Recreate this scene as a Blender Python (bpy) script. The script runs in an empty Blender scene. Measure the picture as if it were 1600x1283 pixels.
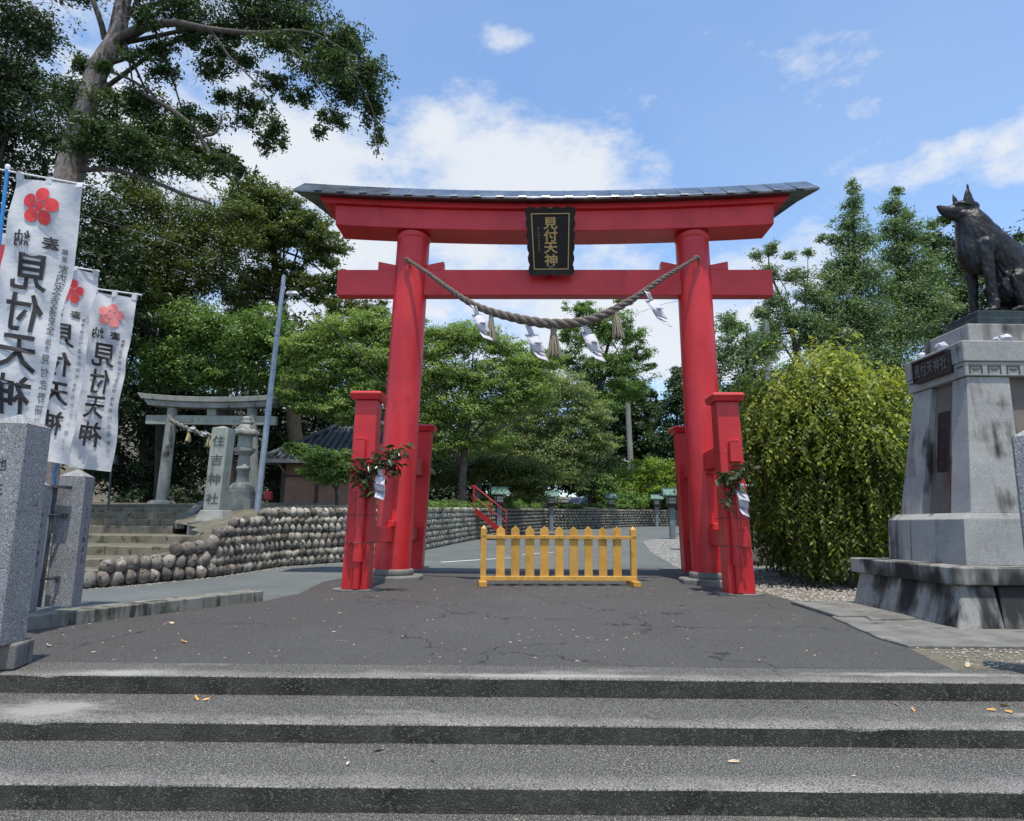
import bpy, bmesh, math, random
import numpy as np
from mathutils import Vector, Matrix, noise as mnoise

rnd = random.Random(7)
NR = np.random.default_rng(11)
scene = bpy.context.scene
COL = scene.collection
R = math.radians

# ------------------------------------------------------------------ camera
EYE, FPX, PITCH, ROLL = 1.2, 1060.0, R(9.6), R(0.5)
_u0 = Vector((0, -math.sin(PITCH), math.cos(PITCH)))
_fw = Vector((0, math.cos(PITCH), math.sin(PITCH)))
_rt = math.cos(ROLL) * Vector((1, 0, 0)) + math.sin(ROLL) * _u0
_up = -math.sin(ROLL) * Vector((1, 0, 0)) + math.cos(ROLL) * _u0
cd = bpy.data.cameras.new('camera'); cam = bpy.data.objects.new('camera', cd); COL.objects.link(cam)
cd.sensor_fit = 'HORIZONTAL'; cd.sensor_width = 36; cd.lens = 36 * FPX / 1600
cd.clip_start = .05; cd.clip_end = 2000
mw = Matrix((_rt, _up, -_fw)).transposed().to_4x4(); mw.translation = (0, 0, EYE)
cam.matrix_world = mw
scene.camera = cam

# ------------------------------------------------------------------ sky and sun
SUN_EL, SUN_AZ = R(75), R(168)          # azimuth clockwise from +Y (the view direction)
sd = Vector((math.sin(SUN_AZ) * math.cos(SUN_EL), math.cos(SUN_AZ) * math.cos(SUN_EL), math.sin(SUN_EL)))
ld = bpy.data.lights.new('sun', 'SUN'); ld.energy = 4.7; ld.angle = R(.53); ld.color = (1, .93, .82)
lo = bpy.data.objects.new('sun', ld); COL.objects.link(lo); lo.rotation_euler = sd.to_track_quat('Z', 'Y').to_euler()
w = bpy.data.worlds.new('World'); scene.world = w; w.use_nodes = True
def build_world():
    nt = w.node_tree; nt.nodes.clear(); N = nt.nodes.new; L = nt.links.new
    out = N('ShaderNodeOutputWorld'); bg = N('ShaderNodeBackground'); bg.inputs[1].default_value = .14
    L(bg.outputs[0], out.inputs[0])
    sky = N('ShaderNodeTexSky'); sky.sky_type = 'NISHITA'; sky.sun_disc = False
    sky.sun_elevation = SUN_EL; sky.sun_rotation = SUN_AZ; sky.altitude = 50; sky.air_density = 1.0; sky.dust_density = .6; sky.ozone_density = 2.2
    tc = N('ShaderNodeTexCoord')
    nz = N('ShaderNodeTexNoise'); nz.inputs['Scale'].default_value = 5.5; nz.inputs['Detail'].default_value = 9; nz.inputs['Roughness'].default_value = .62
    mp = N('ShaderNodeMapping'); mp.inputs['Scale'].default_value = (1, 1, 1.9); L(tc.outputs['Generated'], mp.inputs[0]); L(mp.outputs[0], nz.inputs['Vector'])
    nz2 = N('ShaderNodeTexNoise'); nz2.inputs['Scale'].default_value = 14; nz2.inputs['Detail'].default_value = 8; nz2.inputs['Roughness'].default_value = .65; L(mp.outputs[0], nz2.inputs['Vector'])
    def M(op, a, b=None, c=None):
        m = N('ShaderNodeMath'); m.operation = op
        for i, v in enumerate((a, b, c)):
            if v is None: continue
            if isinstance(v, (int, float)): m.inputs[i].default_value = v
            else: L(v, m.inputs[i])
        return m.outputs[0]
    # cloud banks: direction (px,py in the photograph), radii in radians, weight
    blobs = [((760, 265), .30, .10, 1.0), ((520, 260), .25, .12, .9), ((640, 420), .6, .14, .8), ((200, 140), .34, .26, .75),
             ((975, 540), .45, .10, .95), ((1240, 415), .20, .07, .85), ((1480, 250), .20, .045, .62), ((1590, 235), .09, .055, .8),
             ((785, 62), .055, .028, .78), ((1270, 95), .11, .075, .50), ((1220, 130), .06, .02, .3), ((300, 400), .6, .3, .8), ((1000, 470), .5, .06, .55)]
    tot = None
    for (p, rx, ry, wt) in blobs:
        a = p[0] - 800; b = 641.5 - p[1]
        d = (a * _rt + b * _up + FPX * _fw).normalized()
        az = math.atan2(d.x, d.y)
        sx = N('ShaderNodeVectorMath'); sx.operation = 'SUBTRACT'; L(tc.outputs['Generated'], sx.inputs[0]); sx.inputs[1].default_value = d
        tx = Vector((math.cos(az), -math.sin(az), 0)); tz = tx.cross(d).normalized()
        d1 = N('ShaderNodeVectorMath'); d1.operation = 'DOT_PRODUCT'; L(sx.outputs[0], d1.inputs[0]); d1.inputs[1].default_value = tx / rx
        d2 = N('ShaderNodeVectorMath'); d2.operation = 'DOT_PRODUCT'; L(sx.outputs[0], d2.inputs[0]); d2.inputs[1].default_value = tz / ry
        d3 = N('ShaderNodeVectorMath'); d3.operation = 'DOT_PRODUCT'; L(sx.outputs[0], d3.inputs[0]); d3.inputs[1].default_value = d / .35
        q = M('ADD', M('ADD', M('POWER', d1.outputs['Value'], 2), M('POWER', d2.outputs['Value'], 2)), M('POWER', d3.outputs['Value'], 2))
        g = M('MULTIPLY', M('POWER', 2.718, M('MULTIPLY', q, -1.0)), wt)
        tot = g if tot is None else M('MAXIMUM', tot, g)
    # behind the camera: unseen scattered cloud, thickened to balance the bluish sky light
    nb = N('ShaderNodeTexNoise'); nb.inputs['Scale'].default_value = 1.6; nb.inputs['Detail'].default_value = 3; L(mp.outputs[0], nb.inputs['Vector'])
    sp = N('ShaderNodeSeparateXYZ'); L(tc.outputs['Generated'], sp.inputs[0])
    back = M('MULTIPLY', M('GREATER_THAN', -.05, sp.outputs[1]), M('MULTIPLY', nb.outputs['Fac'], 1.08))
    tot = M('MAXIMUM', tot, back)
    n = M('ADD', M('MULTIPLY', nz.outputs['Fac'], .72), M('MULTIPLY', nz2.outputs['Fac'], .28))
    dens = M('SUBTRACT', M('ADD', tot, M('MULTIPLY', M('SUBTRACT', n, .5), 2.3)), .40)
    mr = N('ShaderNodeMapRange'); mr.interpolation_type = 'SMOOTHSTEP'; L(dens, mr.inputs[0]); mr.inputs[1].default_value = -.10; mr.inputs[2].default_value = .50; mr.inputs[4].default_value = .93
    # thin high veil
    veil = N('ShaderNodeMapRange'); L(nb.outputs['Fac'], veil.inputs[0]); veil.inputs[1].default_value = .35; veil.inputs[2].default_value = .7; veil.inputs[3].default_value = .03; veil.inputs[4].default_value = .16
    fac = M('MAXIMUM', mr.outputs[0], veil.outputs[0])
    cc = N('ShaderNodeMix'); cc.data_type = 'RGBA'; cc.inputs[6].default_value = (5.2, 5.7, 6.4, 1); cc.inputs[7].default_value = (6.8, 6.8, 6.8, 1); L(n, cc.inputs[0])
    boost = N('ShaderNodeMix'); boost.data_type = 'RGBA'; boost.blend_type = 'MULTIPLY'; boost.inputs[0].default_value = 1; L(sky.outputs[0], boost.inputs[6]); boost.inputs[7].default_value = (1.40, 1.66, 1.80, 1)
    mx = N('ShaderNodeMix'); mx.data_type = 'RGBA'; L(fac, mx.inputs[0]); L(boost.outputs[2], mx.inputs[6]); L(cc.outputs[2], mx.inputs[7])
    L(mx.outputs[2], bg.inputs[0])
build_world()
scene.view_settings.view_transform = 'Standard'; scene.view_settings.look = 'None'
scene.view_settings.exposure = 0; scene.view_settings.gamma = 1; scene.view_settings.use_curve_mapping = False
scene.render.engine = 'CYCLES'
scene.cycles.max_bounces = 8; scene.cycles.transparent_max_bounces = 8

# ------------------------------------------------------------------ where a ray through the photograph meets the place
def ray(px, py):
    return (px - 800) * _rt + (641.5 - py) * _up + FPX * _fw
def at(px, py, Y):
    d = ray(px, py); t = Y / d.y
    return Vector((d.x * t, Y, EYE + d.z * t))
def onz(px, py, z=0.0):
    d = ray(px, py); t = (z - EYE) / d.z
    return Vector((d.x * t, d.y * t, z))
def H(y): return .03 * max(0.0, y - 14)
def mpp(Y, z=1.2): return (Y * math.cos(PITCH) + (z - EYE) * math.sin(PITCH)) / FPX   # metres per photo pixel

# ------------------------------------------------------------------ materials
def _new(name):
    m = bpy.data.materials.new(name); m.use_nodes = True; nt = m.node_tree
    return m, nt, nt.nodes['Principled BSDF']
def _noise(nt, vec, scale, detail=6, rough=.6):
    n = nt.nodes.new('ShaderNodeTexNoise'); n.inputs['Scale'].default_value = scale; n.inputs['Detail'].default_value = detail; n.inputs['Roughness'].default_value = rough
    if vec: nt.links.new(vec, n.inputs['Vector'])
    return n.outputs['Fac']
def _ramp(nt, fac, lo, hi, a=0.0, b=1.0):
    m = nt.nodes.new('ShaderNodeMapRange'); nt.links.new(fac, m.inputs[0])
    m.inputs[1].default_value = lo; m.inputs[2].default_value = hi; m.inputs[3].default_value = a; m.inputs[4].default_value = b
    return m.outputs[0]
def _mix(nt, fac, a, b, blend='MIX'):
    m = nt.nodes.new('ShaderNodeMix'); m.data_type = 'RGBA'; m.blend_type = blend
    if isinstance(fac, float): m.inputs[0].default_value = fac
    else: nt.links.new(fac, m.inputs[0])
    for i, c in ((6, a), (7, b)):
        if isinstance(c, tuple): m.inputs[i].default_value = (*c, 1)
        else: nt.links.new(c, m.inputs[i])
    return m.outputs[2]
def _pos(nt, scale=(1, 1, 1)):
    g = nt.nodes.new('ShaderNodeNewGeometry'); mp = nt.nodes.new('ShaderNodeMapping'); mp.inputs['Scale'].default_value = scale
    nt.links.new(g.outputs['Position'], mp.inputs[0]); return mp.outputs[0]
def pm(name, c1, c2, scale=4, rough=.7, bump=0.0, bscale=60, metal=0.0, speck=None, streak=None, lo=.35, hi=.65, rand=0.0, spec=.5):
    """two-tone noise paint with optional specks (colour, scale, threshold) and vertical streaks (colour, threshold)"""
    m, nt, bs = _new(name)
    p = _pos(nt)
    col = _mix(nt, _ramp(nt, _noise(nt, p, scale), lo, hi), c1, c2)
    if speck:
        for (sc, ss, th) in speck:
            col = _mix(nt, _ramp(nt, _noise(nt, p, ss, 2, .5), th, th + .05), col, sc)
    if streak:
        for (sc, th, sx) in streak:
            n1 = _noise(nt, _pos(nt, (sx, sx, sx * .16)), 1.0, 5, .6); n2 = _noise(nt, p, 1.1, 3)
            a = nt.nodes.new('ShaderNodeMath'); a.operation = 'ADD'; nt.links.new(n1, a.inputs[0]); nt.links.new(n2, a.inputs[1])
            col = _mix(nt, _ramp(nt, a.outputs[0], th, th + .16), col, sc)
    if rand:
        oi = nt.nodes.new('ShaderNodeObjectInfo')
        v = _ramp(nt, oi.outputs['Random'], 0, 1, 1 - rand, 1 + rand)
        cv = nt.nodes.new('ShaderNodeCombineXYZ'); [nt.links.new(v, cv.inputs[i]) for i in range(3)]
        col = _mix(nt, 1.0, col, cv.outputs[0], 'MULTIPLY')
    nt.links.new(col, bs.inputs['Base Color'])
    bs.inputs['Roughness'].default_value = rough; bs.inputs['Metallic'].default_value = metal; bs.inputs['Specular IOR Level'].default_value = spec
    if bump:
        b = nt.nodes.new('ShaderNodeBump'); b.inputs['Strength'].default_value = min(1, bump); b.inputs['Distance'].default_value = .01 * max(1, bump)
        nt.links.new(_noise(nt, p, bscale, 4), b.inputs['Height']); nt.links.new(b.outputs[0], bs.inputs['Normal'])
    return m

MAT = {}
MAT['red'] = pm('vermilion_paint', (.47, .013, .020), (.62, .026, .032), 1.0, .38, .25, 9, streak=[((.42, .013, .018), 1.14, 3)], speck=[((.34, .10, .08), 9, .735)])
MAT['red_metal'] = pm('red_railing_paint', (.36, .015, .02), (.45, .03, .03), 8, .5)
MAT['roof'] = pm('weathered_copper_sheet', (.045, .055, .065), (.15, .17, .19), 2.2, .24, .3, 5, metal=.35)
MAT['black'] = pm('black_lacquer', (.006, .006, .008), (.012, .012, .016), 3, .3)
MAT['gold'] = pm('gold_leaf', (.42, .28, .10), (.50, .35, .14), 9, .5)
MAT['soffit'] = pm('shaded_soffit_red', (.03, .008, .010), (.05, .012, .014), 3, .7)  # near-black red: the shade under the eaves is put into the colour
MAT['rope'] = pm('straw_rope', (.10, .082, .070), (.20, .17, .145), 22, .9, 1, 120)
MAT['straw'] = pm('straw_tassel', (.17, .145, .11), (.33, .285, .21), 40, .9)
MAT['straw_yellow'] = pm('pale_straw', (.50, .40, .20), (.60, .50, .28), 30, .9)
MAT['yellow'] = pm('ochre_painted_wood', (.52, .27, .045), (.62, .35, .07), 3, .6, .4, 30, streak=[((.40, .19, .03), 1.08, 9)], speck=[((.62, .45, .22), 14, .70)], rand=.10)
MAT['pole'] = pm('galvanised_pole', (.24, .29, .35), (.33, .38, .44), 5, .45, metal=.3)
MAT['concrete_pole'] = pm('concrete_pole', (.22, .22, .21), (.32, .32, .30), 2, .8, .3, 30)
MAT['lantern_post'] = pm('grey_painted_post', (.13, .16, .19), (.20, .23, .26), 4, .6)
MAT['copper_green'] = pm('green_copper_roof', (.07, .155, .13), (.14, .24, .20), 8, .6, metal=.1)
MAT['lantern_pane'] = pm('frosted_lantern_pane', (.42, .44, .42), (.5, .52, .5), 8, .4)
MAT['dark_wood'] = pm('dark_brown_wood', (.035, .022, .016), (.06, .04, .028), 8, .7, .5, 40)
MAT['granite'] = pm('pale_granite', (.20, .202, .208), (.275, .277, .285), 3, .65, .2, 160, speck=[((.07, .07, .075), 80, .56), ((.44, .44, .455), 70, .59)])
MAT['pedestal'] = pm('stained_granite', (.255, .255, .245), (.345, .343, .325), 1.8, .7, .3, 120, speck=[((.16, .16, .17), 110, .60), ((.52, .52, .52), 90, .62)], streak=[((.15, .14, .125), 1.06, 5), ((.018, .017, .017), 1.11, 3)])
MAT['plinth'] = pm('blackened_granite_plinth', (.22, .22, .21), (.32, .31, .29), 1.8, .75, .4, 80, speck=[((.12, .12, .12), 90, .60)], streak=[((.10, .095, .085), .96, 5), ((.014, .014, .014), 1.0, 3)])
MAT['panel'] = pm('rust_stained_panel', (.12, .105, .095), (.19, .16, .14), 1.4, .75, .3, 60, streak=[((.10, .05, .032), 1.08, 5), ((.03, .028, .028), 1.16, 6)])
MAT['bronze'] = pm('dark_bronze', (.016, .017, .020), (.034, .032, .032), 5, .42, .9, 30, metal=.55, streak=[((.045, .065, .075), 1.12, 9)])
MAT['bronze_base'] = pm('green_bronze_base', (.02, .032, .036), (.045, .065, .068), 4, .5, .4, 20, metal=.4, streak=[((.02, .02, .025), 1.05, 8)])
MAT['dark_plate'] = pm('dark_metal_plate', (.022, .022, .025), (.04, .038, .040), 12, .4, .6, 50, metal=.5)
MAT['dull_letter'] = pm('dull_raised_letter', (.10, .10, .105), (.16, .16, .165), 20, .7)
MAT['old_stone'] = pm('weathered_grey_stone', (.19, .20, .185), (.30, .31, .285), 2.5, .85, .5, 50, streak=[((.05, .05, .045), 1.10, 4)])
MAT['sign_stone'] = pm('carved_sign_stone', (.24, .27, .24), (.34, .37, .33), 3, .85, .4, 60, streak=[((.14, .14, .12), 1.15, 6)])
MAT['ink'] = pm('black_ink', (.012, .012, .014), (.02, .02, .024), 30, .7)
MAT['faded_ink'] = pm('faded_ink', (.05, .05, .055), (.26, .26, .28), 60, .8)
MAT['grey_ink'] = pm('soft_grey_ink', (.03, .03, .035), (.12, .12, .13), 40, .8)
MAT['carved'] = pm('carved_shadow_grey', (.06, .06, .055), (.10, .10, .09), 30, .9)
MAT['blossom'] = pm('red_blossom_print', (.60, .035, .045), (.66, .05, .06), 30, .8)
MAT['blossom_pale'] = pm('faded_pink_blossom_print', (.74, .20, .20), (.78, .26, .25), 30, .8)
MAT['blue'] = pm('blue_plastic_pole', (.02, .20, .52), (.03, .24, .58), 8, .35)
MAT['white_plastic'] = pm('white_plastic', (.7, .71, .72), (.78, .78, .79), 8, .4)
MAT['paper'] = pm('white_paper', (.46, .45, .51), (.54, .53, .59), 10, .7)
MAT['iron'] = pm('dull_iron', (.05, .055, .06), (.12, .12, .125), 10, .5, .4, 50, metal=.6)
MAT['plaster'] = pm('brown_plaster_wall', (.20, .12, .085), (.28, .17, .12), 2, .85, .2, 40)
MAT['tile'] = pm('grey_roof_tile', (.05, .052, .055), (.12, .125, .13), 4, .55, .3, 40)
MAT['grey_timber'] = pm('silvered_timber', (.16, .155, .14), (.25, .24, .22), 5, .8, .4, 40)
MAT['mortar'] = pm('dark_soil_mortar', (.07, .064, .046), (.135, .125, .092), 6, .95, 1, 30)
MAT['cobble'] = pm('river_cobble', (.105, .090, .075), (.225, .20, .17), 5, .8, .8, 40, rand=.45, speck=[((.30, .28, .26), 7, .61), ((.035, .03, .028), 9, .60)])
MAT['cobble_pale'] = pm('pale_river_cobble', (.19, .18, .145), (.35, .335, .285), 5, .8, .8, 40, rand=.45, speck=[((.38, .37, .34), 7, .61), ((.05, .05, .042), 9, .58)])
MAT['rubble'] = pm('split_wall_stone', (.20, .195, .16), (.36, .35, .295), 2.5, .85, 1, 30, rand=.3, speck=[((.07, .075, .05), 5, .60)])
MAT['block'] = pm('rough_granite_block', (.13, .12, .105), (.24, .225, .20), 2.2, .85, 1.5, 26, rand=.22, speck=[((.06, .055, .05), 7, .60)])
MAT['bark'] = pm('grey_brown_bark', (.07, .055, .045), (.16, .13, .115), 5, .95, 1.5, 22)
MAT['bark_pale'] = pm('pale_grey_bark', (.13, .11, .10), (.27, .24, .225), 5, .95, 2, 18, streak=[((.06, .05, .045), 1.0, 10), ((.34, .31, .29), 1.15, 7)])
MAT['limb'] = pm('dark_grey_limb_bark', (.045, .038, .033), (.11, .095, .085), 6, .95, 1.5, 20)
MAT['bark_dark'] = pm('dark_bark', (.03, .025, .02), (.06, .05, .04), 6, .95, 1, 25)
MAT['white_car'] = pm('white_car_paint', (.78, .79, .81), (.82, .83, .85), 3, .3)
MAT['glass'] = pm('dark_window_glass', (.02, .025, .03), (.03, .035, .04), 3, .08)
MAT['rubber'] = pm('black_rubber', (.015, .015, .015), (.02, .02, .02), 3, .8)
MAT['dry_leaf'] = pm('dry_fallen_leaf', (.36, .24, .14), (.66, .56, .42), 9, .8, rand=.3)
MAT['orange_leaf'] = pm('orange_fallen_leaf', (.55, .25, .07), (.62, .36, .12), 9, .8)
MAT['pebble'] = pm('loose_pebble', (.19, .175, .155), (.42, .40, .36), 14, .9, lo=.40, hi=.60)

def mat_cloth():
    m, nt, bs = _new('white_banner_cloth')
    p = _pos(nt)
    c = _mix(nt, _ramp(nt, _noise(nt, p, 3), .35, .65), (.66, .67, .70), (.76, .77, .79))
    nt.links.new(c, bs.inputs['Base Color']); bs.inputs['Roughness'].default_value = .8
    b = nt.nodes.new('ShaderNodeBump'); b.inputs['Strength'].default_value = .6; b.inputs['Distance'].default_value = .03
    nt.links.new(_noise(nt, _pos(nt, (1, 1, 1)), 5, 5, .55), b.inputs['Height']); nt.links.new(b.outputs[0], bs.inputs['Normal'])
    tr = nt.nodes.new('ShaderNodeBsdfTranslucent'); nt.links.new(c, tr.inputs[0])
    mx = nt.nodes.new('ShaderNodeMixShader'); mx.inputs[0].default_value = .35
    nt.links.new(bs.outputs[0], mx.inputs[1]); nt.links.new(tr.outputs[0], mx.inputs[2]); nt.links.new(mx.outputs[0], nt.nodes['Material Output'].inputs[0])
    return m
MAT['cloth'] = mat_cloth()

def mat_asphalt():
    m, nt, bs = _new('old_dark_asphalt')
    p = _pos(nt)
    c = _mix(nt, _ramp(nt, _noise(nt, p, .8, 5), .3, .7), (.032, .032, .029), (.052, .052, .048))
    # a browner, older lay on the left side of the forecourt
    s = nt.nodes.new('ShaderNodeSeparateXYZ'); nt.links.new(_pos(nt, (1, .52, 1)), s.inputs[0])
    a = nt.nodes.new('ShaderNodeMath'); a.operation = 'SUBTRACT'; nt.links.new(s.outputs[0], a.inputs[0]); nt.links.new(s.outputs[1], a.inputs[1])
    n = nt.nodes.new('ShaderNodeMath'); n.operation = 'MULTIPLY_ADD'; nt.links.new(_noise(nt, p, 1.1, 5), n.inputs[0]); n.inputs[1].default_value = 1.0; nt.links.new(a.outputs[0], n.inputs[2])
    c = _mix(nt, _ramp(nt, n.outputs[0], -6.35, -5.85, .85, 0), c, (.036, .027, .026))
    g = _noise(nt, p, 150, 2, .5)
    c = _mix(nt, _ramp(nt, _noise(nt, p, 28, 4, .7), .5, .75, 0, .5), c, (.068, .067, .063))
    c = _mix(nt, _ramp(nt, _noise(nt, p, 60, 3, .6), .52, .64, 0, .6), c, (.092, .091, .086))
    c = _mix(nt, _ramp(nt, _noise(nt, p, 48, 3, .6), .46, .36, 0, .7), c, (.015, .015, .015))
    c = _mix(nt, _ramp(nt, g, .54, .60), c, (.125, .124, .118))
    c = _mix(nt, _ramp(nt, _noise(nt, p, 120, 2), .40, .32), c, (.022, .022, .023))
    # cracks
    wv = nt.nodes.new('ShaderNodeVectorMath'); wv.operation = 'MULTIPLY_ADD'
    nn = nt.nodes.new('ShaderNodeTexNoise'); nn.inputs['Scale'].default_value = 2.2; nn.inputs['Detail'].default_value = 6; nt.links.new(p, nn.inputs['Vector'])
    nt.links.new(nn.outputs['Color'], wv.inputs[0]); wv.inputs[1].default_value = (.8, .8, .8); nt.links.new(p, wv.inputs[2])
    v = nt.nodes.new('ShaderNodeTexVoronoi'); v.feature = 'DISTANCE_TO_EDGE'; v.inputs['Scale'].default_value = .42; nt.links.new(wv.outputs[0], v.inputs['Vector'])
    cr = _ramp(nt, v.outputs['Distance'], .002, .007, 1, 0)
    k = nt.nodes.new('ShaderNodeMath'); k.operation = 'MULTIPLY'; nt.links.new(cr, k.inputs[0]); nt.links.new(_ramp(nt, _noise(nt, p, .5, 2), .38, .50), k.inputs[1])
    c = _mix(nt, k.outputs[0], c, (.012, .012, .012))
    nt.links.new(c, bs.inputs['Base Color']); bs.inputs['Roughness'].default_value = .85
    b = nt.nodes.new('ShaderNodeBump'); b.inputs['Strength'].default_value = .6; b.inputs['Distance'].default_value = .006
    nt.links.new(g, b.inputs['Height']); nt.links.new(b.outputs[0], bs.inputs['Normal'])
    return m
MAT['asphalt'] = mat_asphalt()
MAT['road'] = pm('pale_worn_asphalt', (.085, .098, .096), (.125, .14, .137), .7, .85, .5, 90, speck=[((.22, .23, .225), 110, .60), ((.07, .075, .07), 90, .60)])
MAT['tread'] = pm('exposed_aggregate_concrete', (.085, .085, .082), (.155, .155, .148), .9, .85, .9, 120, speck=[((.38, .38, .36), 95, .575), ((.04, .04, .038), 85, .56)])
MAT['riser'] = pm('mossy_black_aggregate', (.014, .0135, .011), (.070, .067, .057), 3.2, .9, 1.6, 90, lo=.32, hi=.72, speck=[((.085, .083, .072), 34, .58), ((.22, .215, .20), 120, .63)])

def mat_tread():
    m, nt, bs = _new('exposed_aggregate_concrete')
    p = _pos(nt); a = nt.nodes.new('ShaderNodeAttribute'); a.attribute_name = 'wear'
    c = _mix(nt, _ramp(nt, _noise(nt, p, .9), .3, .7), (.046, .046, .040), (.082, .082, .072))
    n1 = nt.nodes.new('ShaderNodeMath'); n1.operation = 'MULTIPLY_ADD'; nt.links.new(_noise(nt, p, 1.4, 6, .65), n1.inputs[0]); n1.inputs[1].default_value = 2.2; nt.links.new(a.outputs['Fac'], n1.inputs[2])
    n2 = nt.nodes.new('ShaderNodeMath'); n2.operation = 'MULTIPLY_ADD'; nt.links.new(_noise(nt, p, 30, 3, .6), n2.inputs[0]); n2.inputs[1].default_value = .8; nt.links.new(n1.outputs[0], n2.inputs[2])
    c = _mix(nt, _ramp(nt, n2.outputs[0], 1.8, 2.6), c, (.25, .24, .222))
    c = _mix(nt, _ramp(nt, n2.outputs[0], 1.25, .85), c, (.045, .043, .038))
    # a few pale lime patches, as where something was spilt
    c = _mix(nt, _ramp(nt, _noise(nt, _pos(nt, (.5, 1.2, 1)), 1.1, 5, .6), .60, .70, 0, .6), c, (.34, .33, .30))
    c = _mix(nt, _ramp(nt, _noise(nt, p, 110, 2, .5), .545, .60, 0, .9), c, (.33, .32, .30))
    g = _noise(nt, p, 85, 2, .5)
    c = _mix(nt, _ramp(nt, g, .475, .42, 0, .9), c, (.035, .035, .033))
    for (cx_, cy_, cz_, rx_, ry_) in ((-3.1, 5.74, 0, .42, .10), (-3.35, 5.22, -.144, .42, .26), (.25, 5.78, 0, 1.0, .07), (4.3, 5.3, -.144, .8, .06), (3.5, 5.95, 0, .9, .08)):
        vs_ = nt.nodes.new('ShaderNodeVectorMath'); vs_.operation = 'SUBTRACT'; nt.links.new(p, vs_.inputs[0]); vs_.inputs[1].default_value = (cx_, cy_, cz_)
        vm_ = nt.nodes.new('ShaderNodeVectorMath'); vm_.operation = 'MULTIPLY'; nt.links.new(vs_.outputs[0], vm_.inputs[0]); vm_.inputs[1].default_value = (1 / rx_, 1 / ry_, 8)
        vl_ = nt.nodes.new('ShaderNodeVectorMath'); vl_.operation = 'LENGTH'; nt.links.new(vm_.outputs[0], vl_.inputs[0])
        ad_ = nt.nodes.new('ShaderNodeMath'); ad_.operation = 'MULTIPLY_ADD'; nt.links.new(_noise(nt, _pos(nt, (1, 2, 1)), 5, 6, .7), ad_.inputs[0]); ad_.inputs[1].default_value = 2.2; nt.links.new(vl_.outputs['Value'], ad_.inputs[2])
        c = _mix(nt, _ramp(nt, ad_.outputs[0], 1.5, 2.3, .7, 0), c, (.36, .35, .325))
    # cracks
    wv = nt.nodes.new('ShaderNodeVectorMath'); wv.operation = 'MULTIPLY_ADD'
    nn = nt.nodes.new('ShaderNodeTexNoise'); nn.inputs['Scale'].default_value = 3; nn.inputs['Detail'].default_value = 6; nt.links.new(p, nn.inputs['Vector'])
    nt.links.new(nn.outputs['Color'], wv.inputs[0]); wv.inputs[1].default_value = (.5, .5, .5); nt.links.new(p, wv.inputs[2])
    v = nt.nodes.new('ShaderNodeTexVoronoi'); v.feature = 'DISTANCE_TO_EDGE'; v.inputs['Scale'].default_value = .30; nt.links.new(wv.outputs[0], v.inputs['Vector'])
    k = nt.nodes.new('ShaderNodeMath'); k.operation = 'MULTIPLY'; nt.links.new(_ramp(nt, v.outputs['Distance'], .001, .003, .8, 0), k.inputs[0]); nt.links.new(_ramp(nt, _noise(nt, p, .6, 2), .54, .62), k.inputs[1])
    c = _mix(nt, k.outputs[0], c, (.02, .02, .018))
    nt.links.new(c, bs.inputs['Base Color']); bs.inputs['Roughness'].default_value = .88
    b = nt.nodes.new('ShaderNodeBump'); b.inputs['Strength'].default_value = .9; b.inputs['Distance'].default_value = .008
    nt.links.new(_noise(nt, p, 110, 3), b.inputs['Height']); nt.links.new(b.outputs[0], bs.inputs['Normal'])
    return m
MAT['tread'] = mat_tread()

MAT['concrete'] = pm('weathered_concrete', (.115, .114, .104), (.215, .21, .195), 2.5, .9, .8, 60, streak=[((.05, .05, .042), 1.08, 5)])
MAT['kerb'] = pm('mossy_kerb_concrete', (.14, .14, .12), (.24, .235, .205), 3, .9, .8, 60, streak=[((.04, .038, .03), 1.02, 9)])
MAT['dirt'] = pm('gravelly_dirt', (.12, .105, .085), (.21, .19, .155), 2.5, .95, 1.2, 60, speck=[((.36, .34, .30), 30, .60), ((.06, .055, .04), 22, .60)])
MAT['gravel'] = pm('grey_gravel', (.13, .13, .12), (.24, .24, .23), 9, .95, 1.5, 30, speck=[((.45, .45, .43), 13, .55), ((.04, .04, .036), 11, .57)])
MAT['soil'] = pm('brown_soil', (.09, .08, .055), (.16, .145, .105), 3, .95, 1, 40, speck=[((.26, .24, .19), 26, .66)])  # one brown soil tone with paler flecks
MAT['step_stone'] = pm('brown_earthy_step', (.13, .115, .08), (.22, .20, .15), 3, .9, .8, 50, speck=[((.08, .075, .045), 4, .58)])
MAT['paint_white'] = pm('worn_road_paint', (.5, .5, .48), (.7, .7, .68), 8, .8)

def leafmat(name, dark, mid, light, trans=.28, rough=.5, spec=.35):
    m, nt, bs = _new(name)
    a = nt.nodes.new('ShaderNodeAttribute'); a.attribute_name = 'tone'
    cr = nt.nodes.new('ShaderNodeValToRGB'); e = cr.color_ramp.elements
    e[0].position = 0; e[0].color = (*dark, 1); e[1].position = 1; e[1].color = (*light, 1); q = e.new(.5); q.color = (*mid, 1)
    nt.links.new(a.outputs['Fac'], cr.inputs[0]); nt.links.new(cr.outputs[0], bs.inputs['Base Color'])
    bs.inputs['Roughness'].default_value = rough; bs.inputs['Specular IOR Level'].default_value = spec
    tr = nt.nodes.new('ShaderNodeBsdfTranslucent')
    br = _mix(nt, 1.0, cr.outputs[0], (1.5, 1.5, .6), 'MULTIPLY'); nt.links.new(br, tr.inputs[0])
    mx = nt.nodes.new('ShaderNodeMixShader'); mx.inputs[0].default_value = trans
    nt.links.new(bs.outputs[0], mx.inputs[1]); nt.links.new(tr.outputs[0], mx.inputs[2]); nt.links.new(mx.outputs[0], nt.nodes['Material Output'].inputs[0])
    return m
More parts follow.
